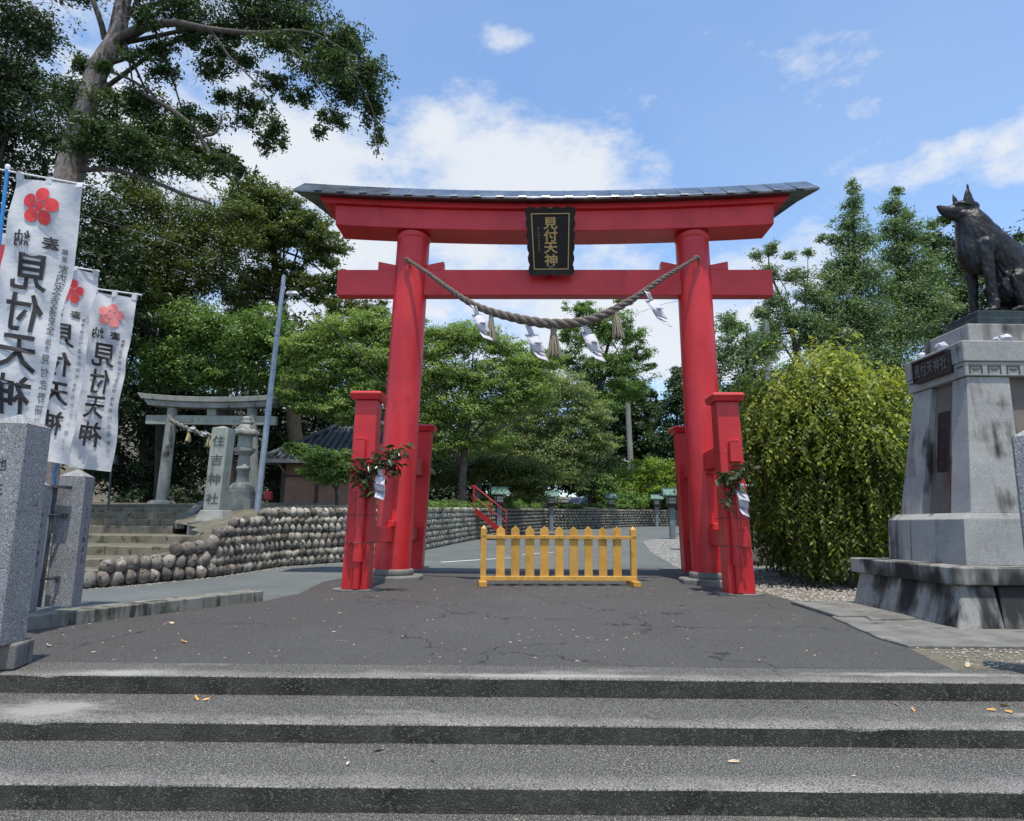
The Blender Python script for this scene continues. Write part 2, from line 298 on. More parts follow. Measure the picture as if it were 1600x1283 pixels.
LM = {
 'dark': leafmat('dark_conifer_leaf', (.018, .034, .015), (.036, .062, .025), (.070, .105, .040), .18),
 'cedar': leafmat('cedar_leaf', (.026, .052, .022), (.055, .098, .036), (.105, .155, .055), .22),
 'olive': leafmat('olive_leaf', (0.051, 0.078, 0.022), (0.106, 0.147, 0.039), (0.184, 0.225, 0.060), .25),
 'green': leafmat('fresh_green_leaf', (0.067, 0.140, 0.037), (0.134, 0.232, 0.061), (0.220, 0.329, 0.091), .30),
 'cherry': leafmat('cherry_leaf', (0.110, 0.181, 0.058), (0.213, 0.317, 0.093), (0.336, 0.427, 0.155), .34),
 'autumn': leafmat('thin_brownish_cherry_leaf', (0.121, 0.172, 0.070), (0.223, 0.298, 0.112), (0.369, 0.370, 0.204), .32),
 'bright': leafmat('bright_yellow_green_leaf', (0.110, 0.187, 0.028), (0.198, 0.297, 0.044), (0.297, 0.374, 0.072), .34),
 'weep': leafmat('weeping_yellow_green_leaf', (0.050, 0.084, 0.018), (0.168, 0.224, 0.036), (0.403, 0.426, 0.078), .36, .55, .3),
 'grey': leafmat('grey_green_leaf', (0.072, 0.125, 0.058), (0.150, 0.231, 0.102), (0.264, 0.362, 0.180), .26),
 'sakaki': leafmat('glossy_sakaki_leaf', (.022, .045, .018), (.04, .07, .024), (.08, .10, .035), .1, .25, .6)}

# ------------------------------------------------------------------ mesh building
class MB:
    def __init__(s): s.v = []; s.f = []; s.m = []; s.sm = []
    def add(s, vs, fs, mi=0, smooth=False):
        o = len(s.v); s.v += [tuple(v) for v in vs]
        for f in fs: s.f.append(tuple(i + o for i in f)); s.m.append(mi); s.sm.append(smooth)
        return s
    def hexa(s, b, t, mi=0):
        """b, t: four corners each (anticlockwise seen from above)"""
        return s.add(list(b) + list(t), [(3, 2, 1, 0), (4, 5, 6, 7), (0, 1, 5, 4), (1, 2, 6, 5), (2, 3, 7, 6), (3, 0, 4, 7)], mi)
    def box(s, x0, x1, y0, y1, z0, z1, mi=0):
        return s.hexa([(x0, y0, z0), (x1, y0, z0), (x1, y1, z0), (x0, y1, z0)], [(x0, y0, z1), (x1, y0, z1), (x1, y1, z1), (x0, y1, z1)], mi)
    def taper(s, x0, x1, y0, y1, z0, X0, X1, Y0, Y1, z1, mi=0):
        return s.hexa([(x0, y0, z0), (x1, y0, z0), (x1, y1, z0), (x0, y1, z0)], [(X0, Y0, z1), (X1, Y0, z1), (X1, Y1, z1), (X0, Y1, z1)], mi)
    def prism(s, poly, z0, z1, mi=0, zf=None):
        n = len(poly); f = zf or (lambda x, y: 0)
        vs = [(p[0], p[1], z0 + f(p[0], p[1])) for p in poly] + [(p[0], p[1], z1 + f(p[0], p[1])) for p in poly]
        return s.add(vs, [tuple(range(n))[::-1], tuple(range(n, 2 * n))] + [(i, (i + 1) % n, n + (i + 1) % n, n + i) for i in range(n)], mi)
    def extr(s, prof, y0, y1, mi=0):
        """profile in x,z pushed along y"""
        n = len(prof); vs = [(p[0], y0, p[1]) for p in prof] + [(p[0], y1, p[1]) for p in prof]
        return s.add(vs, [tuple(range(n)), tuple(range(n, 2 * n))[::-1]] + [(i, n + i, n + (i + 1) % n, (i + 1) % n) for i in range(n)], mi)
    def tube(s, pts, rad, n=10, mi=0, caps=True, smooth=True):
        pts = [Vector(p) for p in pts]
        if not isinstance(rad, (list, tuple)): rad = [rad] * len(pts)
        rings = []; prev = None
        for i, p in enumerate(pts):
            t = (pts[min(i + 1, len(pts) - 1)] - pts[max(i - 1, 0)]).normalized()
            if prev is None:
                a = t.orthogonal().normalized()
            else:
                a = (prev - t * prev.dot(t))
                a = a.normalized() if a.length > 1e-6 else t.orthogonal().normalized()
            prev = a; b = t.cross(a)
            rings.append([p + rad[i] * (math.cos(6.28318 * k / n) * a + math.sin(6.28318 * k / n) * b) for k in range(n)])
        vs = [v for r_ in rings for v in r_]; fs = []
        for i in range(len(pts) - 1):
            for k in range(n): fs.append((i * n + k, i * n + (k + 1) % n, (i + 1) * n + (k + 1) % n, (i + 1) * n + k))
        s.add(vs, fs, mi, smooth)
        if caps:
            s.add(rings[0], [tuple(range(n))[::-1]], mi); s.add(rings[-1], [tuple(range(n))], mi)
        return s
    def lathe(s, c, prof, n=16, mi=0, smooth=True, rot=0.0):
        """prof: (r, z) from the bottom up, about a vertical axis at c"""
        vs = [(c[0] + r * math.cos(6.28318 * (k + rot) / n), c[1] + r * math.sin(6.28318 * (k + rot) / n), c[2] + z) for r, z in prof for k in range(n)]
        fs = [(i * n + k, i * n + (k + 1) % n, (i + 1) * n + (k + 1) % n, (i + 1) * n + k) for i in range(len(prof) - 1) for k in range(n)]
        s.add(vs, fs, mi, smooth)
        m = len(prof) - 1
        s.add(vs[:n], [tuple(range(n))[::-1]], mi); s.add(vs[m * n:], [tuple(range(n))], mi)
        return s
    def sweep(s, rings, mi=0, smooth=False):
        """closed rings of equal length -> skin with end caps"""
        n = len(rings[0]); vs = [v for r_ in rings for v in r_]
        fs = [(i * n + k, i * n + (k + 1) % n, (i + 1) * n + (k + 1) % n, (i + 1) * n + k) for i in range(len(rings) - 1) for k in range(n)]
        s.add(vs, fs, mi, smooth); s.add(rings[0], [tuple(range(n))[::-1]], mi); s.add(rings[-1], [tuple(range(n))], mi)
        return s
    def mesh(s, name, mats, off=(0, 0, 0)):
        me = bpy.data.meshes.new(name)
        me.from_pydata([(v[0] - off[0], v[1] - off[1], v[2] - off[2]) for v in s.v], [], s.f)
        for m in (mats if isinstance(mats, (list, tuple)) else [mats]): me.materials.append(m)
        me.polygons.foreach_set('material_index', s.m); me.polygons.foreach_set('use_smooth', s.sm)
        bm = bmesh.new(); bm.from_mesh(me); bmesh.ops.recalc_face_normals(bm, faces=bm.faces); bm.to_mesh(me); bm.free()
        return me

class TB:
    """lettering: one mesh per character"""
    def __init__(s): s.items = []
def offset_of(parent):
    o = Vector((0, 0, 0))
    while parent is not None: o += parent.location; parent = parent.parent
    return o
def link(name, me, parent=None, loc=(0, 0, 0), rot=None):
    o = bpy.data.objects.new(name, me); COL.objects.link(o); o.parent = parent; o.location = loc
    if rot: o.rotation_euler = rot
    return o
def part(name, mb, mats, parent=None, bevel=0, seg=1, label=None):
    """geometry given in world coordinates (parents are never rotated while building)"""
    if isinstance(mb, TB):
        for q in mb.items: o = part(name, q, mats, parent)
        return o
    o = link(name, mb.mesh(name, mats, offset_of(parent)), parent)
    if bevel:
        b = o.modifiers.new('bevel', 'BEVEL'); b.width = bevel; b.segments = seg; b.limit_method = 'ANGLE'; b.angle_limit = R(35)
    if label: o['label'] = label
    return o
def tag(o, label, cat, group=None):
    o['label'] = label; o['category'] = cat
    if group: o['group'] = group
    return o
def thing(name, loc, label, cat, group=None):
    o = bpy.data.objects.new(name, None); COL.objects.link(o); o.location = loc; o.empty_display_size = .2
    return tag(o, label, cat, group)
def struct(name, mb, mats, bevel=0, seg=1, kind='structure'):
    o = part(name, mb, mats, None, bevel, seg); o['kind'] = kind; return o
def copy_tree(o, parent=None):
    c = o.copy(); COL.objects.link(c); c.parent = parent
    for ch in list(o.children): copy_tree(ch, c)
    return c

def text_mesh(body, bold=.0):
    """unit text: 2-D points and faces of the glyphs of a short string, laid out by the built-in font"""
    c = bpy.data.curves.new('lettering', 'FONT'); c.body = body; c.size = 1; c.offset = bold; c.resolution_u = 2; c.align_x = 'CENTER'; c.align_y = 'CENTER'
    o = bpy.data.objects.new('lettering', c); COL.objects.link(o)
    dg = bpy.context.evaluated_depsgraph_get(); me = bpy.data.meshes.new_from_object(o.evaluated_get(dg))
    v = [tuple(q.co) for q in me.vertices]; f = [tuple(p.vertices) for p in me.polygons]
    bpy.data.objects.remove(o); bpy.data.curves.remove(c); bpy.data.meshes.remove(me)
    if v:      # centre the ink box
        xs = [a[0] for a in v]; ys = [a[1] for a in v]; cx = (min(xs) + max(xs)) / 2; cy = (min(ys) + max(ys)) / 2
        v = [(a[0] - cx, a[1] - cy) for a in v]
    return v, f
_tc = {}
def glyph(ch, bold):
    if (ch, bold) not in _tc: _tc[(ch, bold)] = text_mesh(ch, bold)
    return _tc[(ch, bold)]
def write(mb, chars, surf, u, v, size, aspect=1.0, bold=.012, mirror=False, pitch=None, mi=0, depth=0.0):
    """a vertical column of characters; surf(u, v, lift) -> world point; u right, v down, in metres"""
    for i, ch in enumerate(chars):
        if ch == ' ': continue
        vs, fs = glyph(ch, bold)
        vv = v + i * (pitch or size * 1.05)
        P = [surf(u + (-1 if mirror else 1) * a[0] * size * aspect, vv - a[1] * size, .008) for a in vs]
        q = mb
        if isinstance(mb, TB): q = MB(); mb.items.append(q)
        q.add(P, fs, mi)

# ================================================================== GROUND
def sheet(name, poly, mat, z=0.0, zf=None, sub=1.0, kind='structure'):
    """flat or gently sloping sheet triangulated on a grid so that it follows the slope"""
    bm = bmesh.new()
    vs = [bm.verts.new((p[0], p[1], 0)) for p in poly]; bm.faces.new(vs)
    ys = [p[1] for p in poly]
    y = math.floor(min(ys)) + sub
    while y < max(ys):
        g = bm.verts[:] + bm.edges[:] + bm.faces[:]
        bmesh.ops.bisect_plane(bm, geom=g, plane_co=(0, y, 0), plane_no=(0, 1, 0)); y += sub
    for v in bm.verts: v.co.z = z + (H(v.co.y) if zf is None else zf(v.co.x, v.co.y))
    bmesh.ops.triangulate(bm, faces=bm.faces[:])
    bmesh.ops.recalc_face_normals(bm, faces=bm.faces[:])
    if sum(f.normal.z for f in bm.faces) < 0: bmesh.ops.reverse_faces(bm, faces=bm.faces[:])
    me = bpy.data.meshes.new(name); bm.to_mesh(me); bm.free(); me.materials.append(mat)
    o = link(name, me); o['kind'] = kind; return o

def build_ground():
    def gz(x, y):
        h = H(y) - .06
        if y > 60: h = H(60) - .06 + (y - 60) * .01
        return h
    sheet('ground', [(-400, 6.13), (400, 6.13), (400, 600), (-400, 600)], MAT['dirt'], 0, gz, 2)
    # worn road that comes in from the left, passes behind the gate and climbs away
    def lerp_tab(K, y):
        for (a, va), (b, vb) in zip(K[:-1], K[1:]):
            if y <= b: return va + (vb - va) * max(0, (y - a) / (b - a))
        return K[-1][1]
    XL = [(6.16, -19), (12.4, -19), (12.75, -7.9), (14.14, -7.3), (15.24, -6.7), (17.78, -6.1), (19.28, -4.9), (21.2, -4.3), (24.58, -3.3), (32.78, -1.8), (44.8, 2.1), (48.7, 5.7), (54, 9.8), (56.8, 13.8), (61, 29.5)]
    XR = [(6.16, 2.8), (9, 3.4), (12.5, 4.4), (18, 4.42), (19, 4.45), (24, 4.9), (31.5, 6.0), (34.2, 7.2), (37.5, 9.6), (41, 14), (52, 34), (61, 34)]
    def strip(name, KL, KR, y0, y1, mat, z, n=60):
        m = MB()
        for k in range(n):
            a = y0 + (y1 - y0) * k / n; b = y0 + (y1 - y0) * (k + 1) / n
            m.add([(lerp_tab(KL, a), a, H(a) + z), (lerp_tab(KR, a), a, H(a) + z), (lerp_tab(KR, b), b, H(b) + z), (lerp_tab(KL, b), b, H(b) + z)], [(0, 1, 2, 3)])
        o = struct(name, m, mat)
        return o
    strip('road', XL, XR, 6.16, 60.9, MAT['road'], -.014, 110)
    strip('gravel_verge', XR, [(17.9, 11), (60, 60)], 17.9, 52, MAT['gravel'], -.006, 60)
    FC = [(-6.2, 6.15), (3.85, 6.15), (4.12, 7.4), (4.5, 8.4), (4.75, 10.2), (4.72, 12.2), (4.75, 13.2), (4.7, 14.9), (4.5, 17.9), (3.5, 18.3), (1.5, 17.2), (-1.5, 16.9), (-3.3, 16.2), (-3.9, 14.5), (-3.7, 12.2), (-3.85, 11.05), (-5.15, 8.32), (-6.2, 6.9)]
    FR = []
    for a, b in zip(FC, FC[1:] + FC[:1]):
        a, b = Vector(a), Vector(b); n_ = max(1, int((b - a).length / .12)); q = Vector((-(b - a).y, (b - a).x)).normalized()
        for k in range(n_):
            p = a.lerp(b, k / n_); p2 = p + q * (.05 * mnoise.noise((p.x * 1.7, p.y * 1.7, 3)) + .025 * mnoise.noise((p.x * 6, p.y * 6, 8))) * (1 if p.x > 3.9 or p.y > 12 else .15); FR.append((p2.x, p2.y))
    sheet('forecourt', FR, MAT['asphalt'], -.004, None, 1)
    # painted line on the road
    a, b, c, d = (-2.0, 19.6), (.2, 21.6), (.25, 21.5), (-1.9, 19.45)
    sheet('road_marking', [a, d, c, b], MAT['paint_white'], -.006, None, 3)
    sheet('road_marking', [(.35, 22.9), (.4, 22.75), (1.5, 23.9), (1.45, 24.0)], MAT['paint_white'], -.006, None, 3)
    # steps in front: tread, worn edge, riser
    tops = [(0.0, 5.673, 6.2), (-.144, 4.923, 5.75), (-.271, 4.159, 5.0), (-.412, 3.40, 4.25), (-.55, 2.6, 3.5)]
    st = MB()
    # chipped, slightly uneven noses
    for k, (z, y0, y1) in enumerate(tops):
        s = MB(); xs = [-8.5 + .11 * i for i in range(165)]
        zb = z - .17
        prof = []
        for x in xs:
            j = .012 * mnoise.noise((x * 1.3, k * 7.1, 0)) + .006 * mnoise.noise((x * 7, k * 3.3, 2))
            ch = max(0, mnoise.noise((x * 2.3, k * 5.7 + 40, 1)) - .45) * .10
            dz = .006 * mnoise.noise((x * .9, k * 2.2, 5)); c1 = .010 + ch
            prof.append([(x, y0 + j, zb), (x, y0 + j, z - c1), (x, y0 + j + c1 * .35, z - c1 * .38 + dz), (x, y0 + j + c1 * 1.1, z + dz), (x, y0 + .12 + j, z + dz * .8), (x, y0 + .26, z + dz * .6), (x, (y0 + y1) / 2 + .05, z + dz * .3), (x, y1 - .06, z + .002), (x, y1, zb)])
        n = len(prof[0]); vs = [p for r_ in prof for p in r_]
        for i in range(len(prof) - 1):
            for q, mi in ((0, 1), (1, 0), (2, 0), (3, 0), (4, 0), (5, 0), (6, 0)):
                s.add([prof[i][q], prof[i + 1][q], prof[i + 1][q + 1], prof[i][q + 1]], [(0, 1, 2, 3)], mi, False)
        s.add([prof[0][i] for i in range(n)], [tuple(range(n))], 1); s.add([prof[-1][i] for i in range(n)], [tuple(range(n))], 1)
        st.v += []
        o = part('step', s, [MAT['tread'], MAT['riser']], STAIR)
        wr = o.data.attributes.new('wear', 'FLOAT', 'POINT')
        KW = [(-.02, .35), (.0, .75), (.03, 1.0), (.10, .85), (.22, .30), (.42, .0), (.52, -.25), (.70, -.7)]
        def wk(d):
            for (a, va), (b, vb) in zip(KW[:-1], KW[1:]):
                if d <= b: return va + (vb - va) * max(0, (d - a) / (b - a))
            return KW[-1][1]
        wr.data.foreach_set('value', [(wk(v.co.y - y0) if v.co.z > z - .04 else -.1) for v in o.data.vertices])
        bm = bmesh.new(); bm.from_mesh(o.data); bmesh.ops.remove_doubles(bm, verts=bm.verts[:], dist=.0005); bm.to_mesh(o.data); bm.free()
STAIR = bpy.data.objects.new('stairs', None); COL.objects.link(STAIR); STAIR['kind'] = 'structure'
build_ground()
lg = MB(); lg.box(-400, 400, -60, 3.2, -1.0, -.56); struct('lower_ground', lg, MAT['tread'])

def rough_prism(mb, poly, z0, z1, amp=.01, sub=.18, mi=0):
    """polygon slab whose edge wanders a little"""
    out = []
    for i in range(len(poly)):
        a = Vector(poly[i][:2]); b = Vector(poly[(i + 1) % len(poly)][:2]); n = max(1, int((b - a).length / sub))
        nn = Vector((-(b - a).y, (b - a).x)).normalized()
        for k in range(n):
            p = a.lerp(b, k / n); q = p + nn * amp * mnoise.noise((p.x * 4, p.y * 4, z1)); out.append((q.x, q.y))
    mb.prism(out, z0, z1, mi)

def build_kerbs():
    k = MB(); rough_prism(k, [(-6.05, 6.4), (-5.19, 8.32), (-3.89, 11.05), (-4.22, 11.2), (-5.52, 8.5), (-6.4, 6.6)], -.02, .15, .012)
    struct('kerb', k, MAT['kerb'], .012)
    b = MB(); rough_prism(b, [(-8, 5.42), (-4.02, 5.78), (-4.1, 6.12), (-8, 5.95)], .003, .21, .01)
    struct('post_footing', b, MAT['concrete'], .02, 2)
    # concrete apron round the statue plinth
    A = MB(); rough_prism(A, [onz(*p).to_2d() for p in ((1300, 966), (1375, 999), (1420, 1012), (1600, 1013))] + [(9.4, 7.55), (9.4, 11.4), (5.3, 11.4), (5.0, 10.4)], -.02, .022, .03)
    struct('concrete_apron', A, MAT['concrete'], .008)
    S = MB(); rough_prism(S, [onz(*p).to_2d() for p in ((1235, 943), (1310, 967), (1352, 967), (1362, 973), (1432, 971), (1345, 944))], .0, .045, .01)
    struct('paving_slab', S, MAT['concrete'], .008)
    E_ = MB(); rough_prism(E_, [(3.2, 6.22), (3.6, 7.9), (4.6, 8.0), (9, 7.6), (9, 6.22)], -.10, -.012, .01)
    struct('bare_earth', E_, MAT['soil'])
build_kerbs()

# ================================================================== TORII GATE
TC = .93          # middle of the gate in x
def curve_up(x): return .21 * ((x - TC) / 5.8) ** 2
gate = thing('torii_gate', (TC, 14.9, 0), 'large vermilion four-legged torii gate with dark copper roof on its top beam', 'torii gate')
PB = [at(611, 893, 14.9), at(1110, 897, 14.9)]
PT = [at(646, 368, 14.9), at(1079, 368, 14.9)]
def beam(xs0, xs1, y0, y1, z0, z1, slant=0.0, n=40):
    """upcurved beam; the ends lean outwards by slant at the top"""
    mb = MB(); rings = []
    for i in range(n + 1):
        t = i / n
        xb = xs0 + slant + (xs1 - xs0 - 2 * slant) * t; xt = xs0 + (xs1 - xs0) * t
        rings.append([(xb, y0, z0 + curve_up(xb)), (xb, y1, z0 + curve_up(xb)), (xt, y1, z1 + curve_up(xt)), (xt, y0, z1 + curve_up(xt))])
    return mb.sweep(rings)
def build_gate():
    for i in (0, 1):
        b = PB[i]; t = PT[i]
        s = -1 if i == 0 else 1
        mb = MB(); mb.tube([Vector((b.x, b.y, .25)), b.lerp(t, .5), Vector((t.x, t.y, 7.84))], [.395, .385, .375], 48)
        part('pillar', mb, MAT['red'], gate, .01)
        c = MB(); c.lathe((t.x, t.y, 7.70), [(.378, 0), (.392, .02), (.392, .10)], 40); part('pillar_collar', c, MAT['red'], gate)
        f = MB(); f.lathe((b.x, b.y, 0), [(.44, .12), (.47, .15), (.47, .235), (.44, .26)], 40, 0, True)
        f.lathe((b.x, b.y, 0), [(.70, -.02), (.70, .105), (.67, .13)], 8, 0, False, .5)
        part('base_stone', f, MAT['concrete'], gate, .01)
        # front and rear support posts
        for (sy, px, py) in ((-1, (560, 1157)[i], 925), (1, (640, 1085)[i], 898)):
            if sy < 0:
                bx = at(px, py, 12.75).x; tx = at((579.5, 1134)[i], 626, 12.75).x; Y = 12.75
            else:
                bx = at((641, 1078)[i], 897, 17.05).x; tx = at((659, 1063)[i], 680, 17.05).x; Y = 17.05
            wB, wT = .235, .205; zt = 3.52
            p = MB(); p.taper(bx - wB, bx + wB, Y - .22, Y + .22, .03 if sy < 0 else H(Y), tx - wT, tx + wT, Y - .2, Y + .2, zt)
            sup = part('support_post', p, MAT['red'], gate, .012)
            c = MB(); c.taper(tx - .27, tx + .27, Y - .27, Y + .27, zt, tx - .30, tx + .30, Y - .31, Y + .31, zt + .12); c.taper(tx - .30, tx + .30, Y - .31, Y + .31, zt + .12, tx - .27, tx + .27, Y - .27, Y + .27, zt + .16)
            part('post_cap', c, MAT['red'], sup, .01)
            sl = MB(); sl.prism([(bx + .46 * (1 if abs(math.cos(a)) > .0 else 1) * math.cos(a) * 1.0, Y + .38 * math.sin(a)) for a in [6.28318 * k / 8 + .39 for k in range(8)]], -.02, .032, 0, lambda x, y: H(Y) if sy > 0 else 0)
            part('footing_slab', sl, MAT['concrete'], gate, .006)
            for (z0, z1) in ((.84, 1.15), (2.38, 2.76)):
                m = (z0 + z1) / 2; xs = bx + (tx - bx) * m / zt; xp = b.x + (t.x - b.x) * m / 7.8
                # tie beam from the support to the pillar, a little off the post's middle
                T = MB(); ya, yb = (Y, 14.9) if sy < 0 else (14.9, Y)
                xa, xb_ = (xs, xp) if sy < 0 else (xp, xs)
                T.hexa([(xa - .10, ya, z0), (xa + .10, ya, z0), (xb_ + .10, yb, z0), (xb_ - .10, yb, z0)][0:4], [(xa - .10, ya, z1), (xa + .10, ya, z1), (xb_ + .10, yb, z1), (xb_ - .10, yb, z1)])
                part('tie_beam', T, MAT['red'], gate, .008)
                ox = -.05 if i == 0 else .05
                yf = Y - .22 - .09 if sy < 0 else Y + .20
                tn = MB(); tn.box(xs - .10 + ox, xs + .10 + ox, yf, yf + .12, z0, z1); part('tenon_end', tn, MAT['red'], sup, .008)
                wd = MB(); wd.box(xs - .08 + ox, xs + .08 + ox, yf - .004, yf + .11, z1 - .002, z1 + (.05 if z0 < 1 else .02)); part('wedge_key', wd, MAT['red'], sup, .005)
                if sy < 0:
                    wk = MB(); wk.box(xp - .08 if i else xp - .10, xp + .10, 14.28, 14.52, z1, z1 + .12) if z0 < 1 else wk.box(xp - .1, xp + .1, 14.3, 14.5, z0 - .08, z0)
                    part('pillar_wedge', wk, MAT['red'], gate, .006)
            if sy < 0:
                # holder pipe for the branch
                zz = lambda z: bx + (tx - bx) * z / zt
                ox = .05 if i == 0 else -.06
                pp = MB(); pp.tube([(zz(.05) + ox, Y - .29, .05), (zz(.55) + ox, Y - .29, .55)], .065, 16); part('pipe', pp, MAT['red'], sup)
                pp = MB(); pp.tube([(zz(.55) + ox, Y - .29, .55), (zz(1.85) + ox, Y - .29, 1.85)], .082, 16); pp.tube([(zz(.53) + ox, Y - .29, .53), (zz(.72) + ox, Y - .29, .72)], .095, 16); part('pipe', pp, MAT['red'], sup)
                for z in (.86, 1.36):
                    wr = MB(); q = [(zz(z) - .275, Y - .225), (zz(z) + ox, Y - .39), (zz(z) + .275, Y - .225), (zz(z) + .275, Y + .225), (zz(z) - .275, Y + .225), (zz(z) - .275, Y - .225)]
                    wr.tube([(x, y, z) for x, y in q], .006, 6, caps=False); part('wire_band', wr, MAT['iron'], sup)
    # tie rail (nuki) with its wedges
    zr0, zr1 = 6.36, 6.97
    nk = MB(); nk.box(TC - 4.97, TC + 4.95, 14.75, 15.05, zr0, zr1); part('lower_beam', nk, MAT['red'], gate, .012)
    for i in (0, 1):
        px = PB[i].x + (PT[i].x - PB[i].x) * 7.0 / 7.8
        for s in (-1, 1):
            xo = px + s * .76; xi = px + s * .33
            wg = MB(); wg.extr([(xi, zr1 + .002), (xo, zr1 + .002), (xo, zr1 + .21), (xi, zr1 + .12)], 14.78, 15.02); part('beam_wedge', wg, MAT['red'], gate, .008)
    sh = beam(TC - 5.03, TC + 4.98, 14.5, 15.3, 7.80, 8.29, .03); part('second_beam', sh, MAT['red'], gate, .012)
    ks = beam(TC - 5.50, TC + 5.42, 14.40, 15.4, 8.293, 8.56, .22); part('top_beam', ks, MAT['red'], gate, .01)
    # roof: soffit, metal sheets with standing seams, drip edge
    x0, x1 = TC - 5.9, TC + 5.88
    sf = beam(x0 + .60, x1 - .60, 14.24, 15.56, 8.41, 8.455, 0); part('soffit', sf, MAT['soffit'], gate)
    roof = MB(); rings = []
    for i in range(61):
        x = x0 + (x1 - x0) * i / 60; c = curve_up(x)
        xm = TC + (x - TC) * .965; xr_ = TC + (x - TC) * .905; c2 = curve_up(xr_)
        rings.append([(x, 14.17, 8.40 + c), (x, 14.17, 8.455 + c), (x, 14.84, 8.95 + c), (xm, 14.96, 8.95 + c), (xr_, 15.63, 8.455 + c2), (xr_, 15.63, 8.40 + c2), (xm, 14.9, 8.47 + c)])
    roof.sweep(rings); rf = part('roof', roof, MAT['roof'], gate, .006)
    k = 0; x = x0 + .48
    while x < x1 - .2:
        c = curve_up(x)
        sm = MB(); sm.hexa([(x - .012, 14.16, 8.45 + c), (x + .012, 14.16, 8.45 + c), (x + .012, 14.86, 8.955 + c), (x - .012, 14.86, 8.955 + c)], [(x - .012, 14.155, 8.468 + c), (x + .012, 14.155, 8.468 + c), (x + .012, 14.86, 8.968 + c), (x - .012, 14.86, 8.968 + c)])
        part('seam', sm, MAT['roof'], rf)
        cl = MB(); cl.hexa([(x - .02, 14.13, 8.43 + c), (x + .16, 14.13, 8.43 + c), (x + .16, 14.19, 8.47 + c), (x - .02, 14.19, 8.47 + c)], [(x - .02, 14.15, 8.47 + c), (x + .16, 14.15, 8.47 + c), (x + .16, 14.24, 8.535 + c), (x - .02, 14.24, 8.535 + c)])
        part('drip_clip', cl, MAT['roof'], rf, .004); x += .515; k += 1
build_gate()

# name plaque hung from the beams
def build_plaque():
    TL, TR, BL, BR = at(821, 323, 13.98), at(901, 323, 13.98), at(827, 431, 14.55), at(897, 431, 14.55)
    root = thing('name_plaque', ((TL + BR) / 2), 'black lacquered plaque with gold characters hanging on the gate beams', 'plaque')
    W, Hh = 1.0, 1.0
    nrm = (TR - TL).cross(BL - TL).normalized()
    if nrm.y > 0: nrm = -nrm
    def S(u, v, l=0): return TL.lerp(TR, u).lerp(BL.lerp(BR, u), v) + nrm * l
    # scalloped frame outline
    def outline(ins):
        P = []
        def arc(n, f):
            for k in range(n):
                for j in range(6):
                    t = j / 6; P.append(f((k + t) / n, math.sin(math.pi * t)))
        a = .030
        arc(4, lambda t, b: (ins + t * (1 - 2 * ins), ins - a * (.0 if ins else 1) * b * 1.0 + (a if not ins else 0)))
        arc(6, lambda t, b: (1 - ins - (a if not ins else 0) + a * (0 if ins else 1) * b, ins + t * (1 - 2 * ins)))
        arc(4, lambda t, b: (1 - ins - t * (1 - 2 * ins), 1 - ins - (a if not ins else 0) + a * (0 if ins else 1) * b))
        arc(6, lambda t, b: (ins + (a if not ins else 0) - a * (0 if ins else 1) * b, 1 - ins - t * (1 - 2 * ins)))
        return P
    o = outline(0); i_ = outline(.115)
    n = len(o); mb = MB()
    r0 = [S(*p, -.03) for p in o]; r1 = [S(*p, .06) for p in o]; r2 = [S(*p, .045) for p in i_]; r3 = [S(*p, .0) for p in i_]
    vs = r0 + r1 + r2 + r3
    fs = [(a * n + k, a * n + (k + 1) % n, (a + 1) * n + (k + 1) % n, (a + 1) * n + k) for a in range(3) for k in range(n)]
    mb.add(vs, fs); mb.add(r0, [tuple(range(n))]); part('frame', mb, MAT['black'], root)
    bd = MB(); bd.hexa([S(.1, .1, -.02), S(.9, .1, -.02), S(.9, .9, -.02), S(.1, .9, -.02)], [S(.1, .1, .004), S(.9, .1, .004), S(.9, .9, .004), S(.1, .9, .004)]); part('board', bd, MAT['black'], root)
    g = MB()
    for (u0, u1, v0, v1) in ((.118, .882, .093, .108), (.118, .882, .892, .907), (.118, .140, .108, .892), (.860, .882, .108, .892)):
        g.hexa([S(u0, v0, .045), S(u1, v0, .045), S(u1, v1, .045), S(u0, v1, .045)], [S(u0, v0, .056), S(u1, v0, .056), S(u1, v1, .056), S(u0, v1, .056)])
    part('gold_border', g, MAT['gold'], root)
    ww = (TR - TL).length; hh = (BL - TL).length
    sf = lambda u, v, l: S(.5 + u / ww, v / hh, l + .006)
    t = TB(); write(t, '見付天神', sf, .0, .235 * hh, .185 * hh, 1.2, .022, pitch=.178 * hh); part('lettering', t, MAT['gold'], root)
    t = TB(); write(t, '見付天神社宮司謹書之', sf, -.245 * ww, .30 * hh, .026 * hh, 1, .0, pitch=.037 * hh); part('small_lettering', t, MAT['gold'], root)
    for (py, Y) in ((330, 14.4), (420, 14.75)):
        h = MB(); c = at(861, py, Y - .2); h.box(c.x - .05, c.x + .05, c.y - .1, Y + .02, c.z - .03, c.z + .03); part('hanging_bracket', h, MAT['iron'], root)
build_plaque()

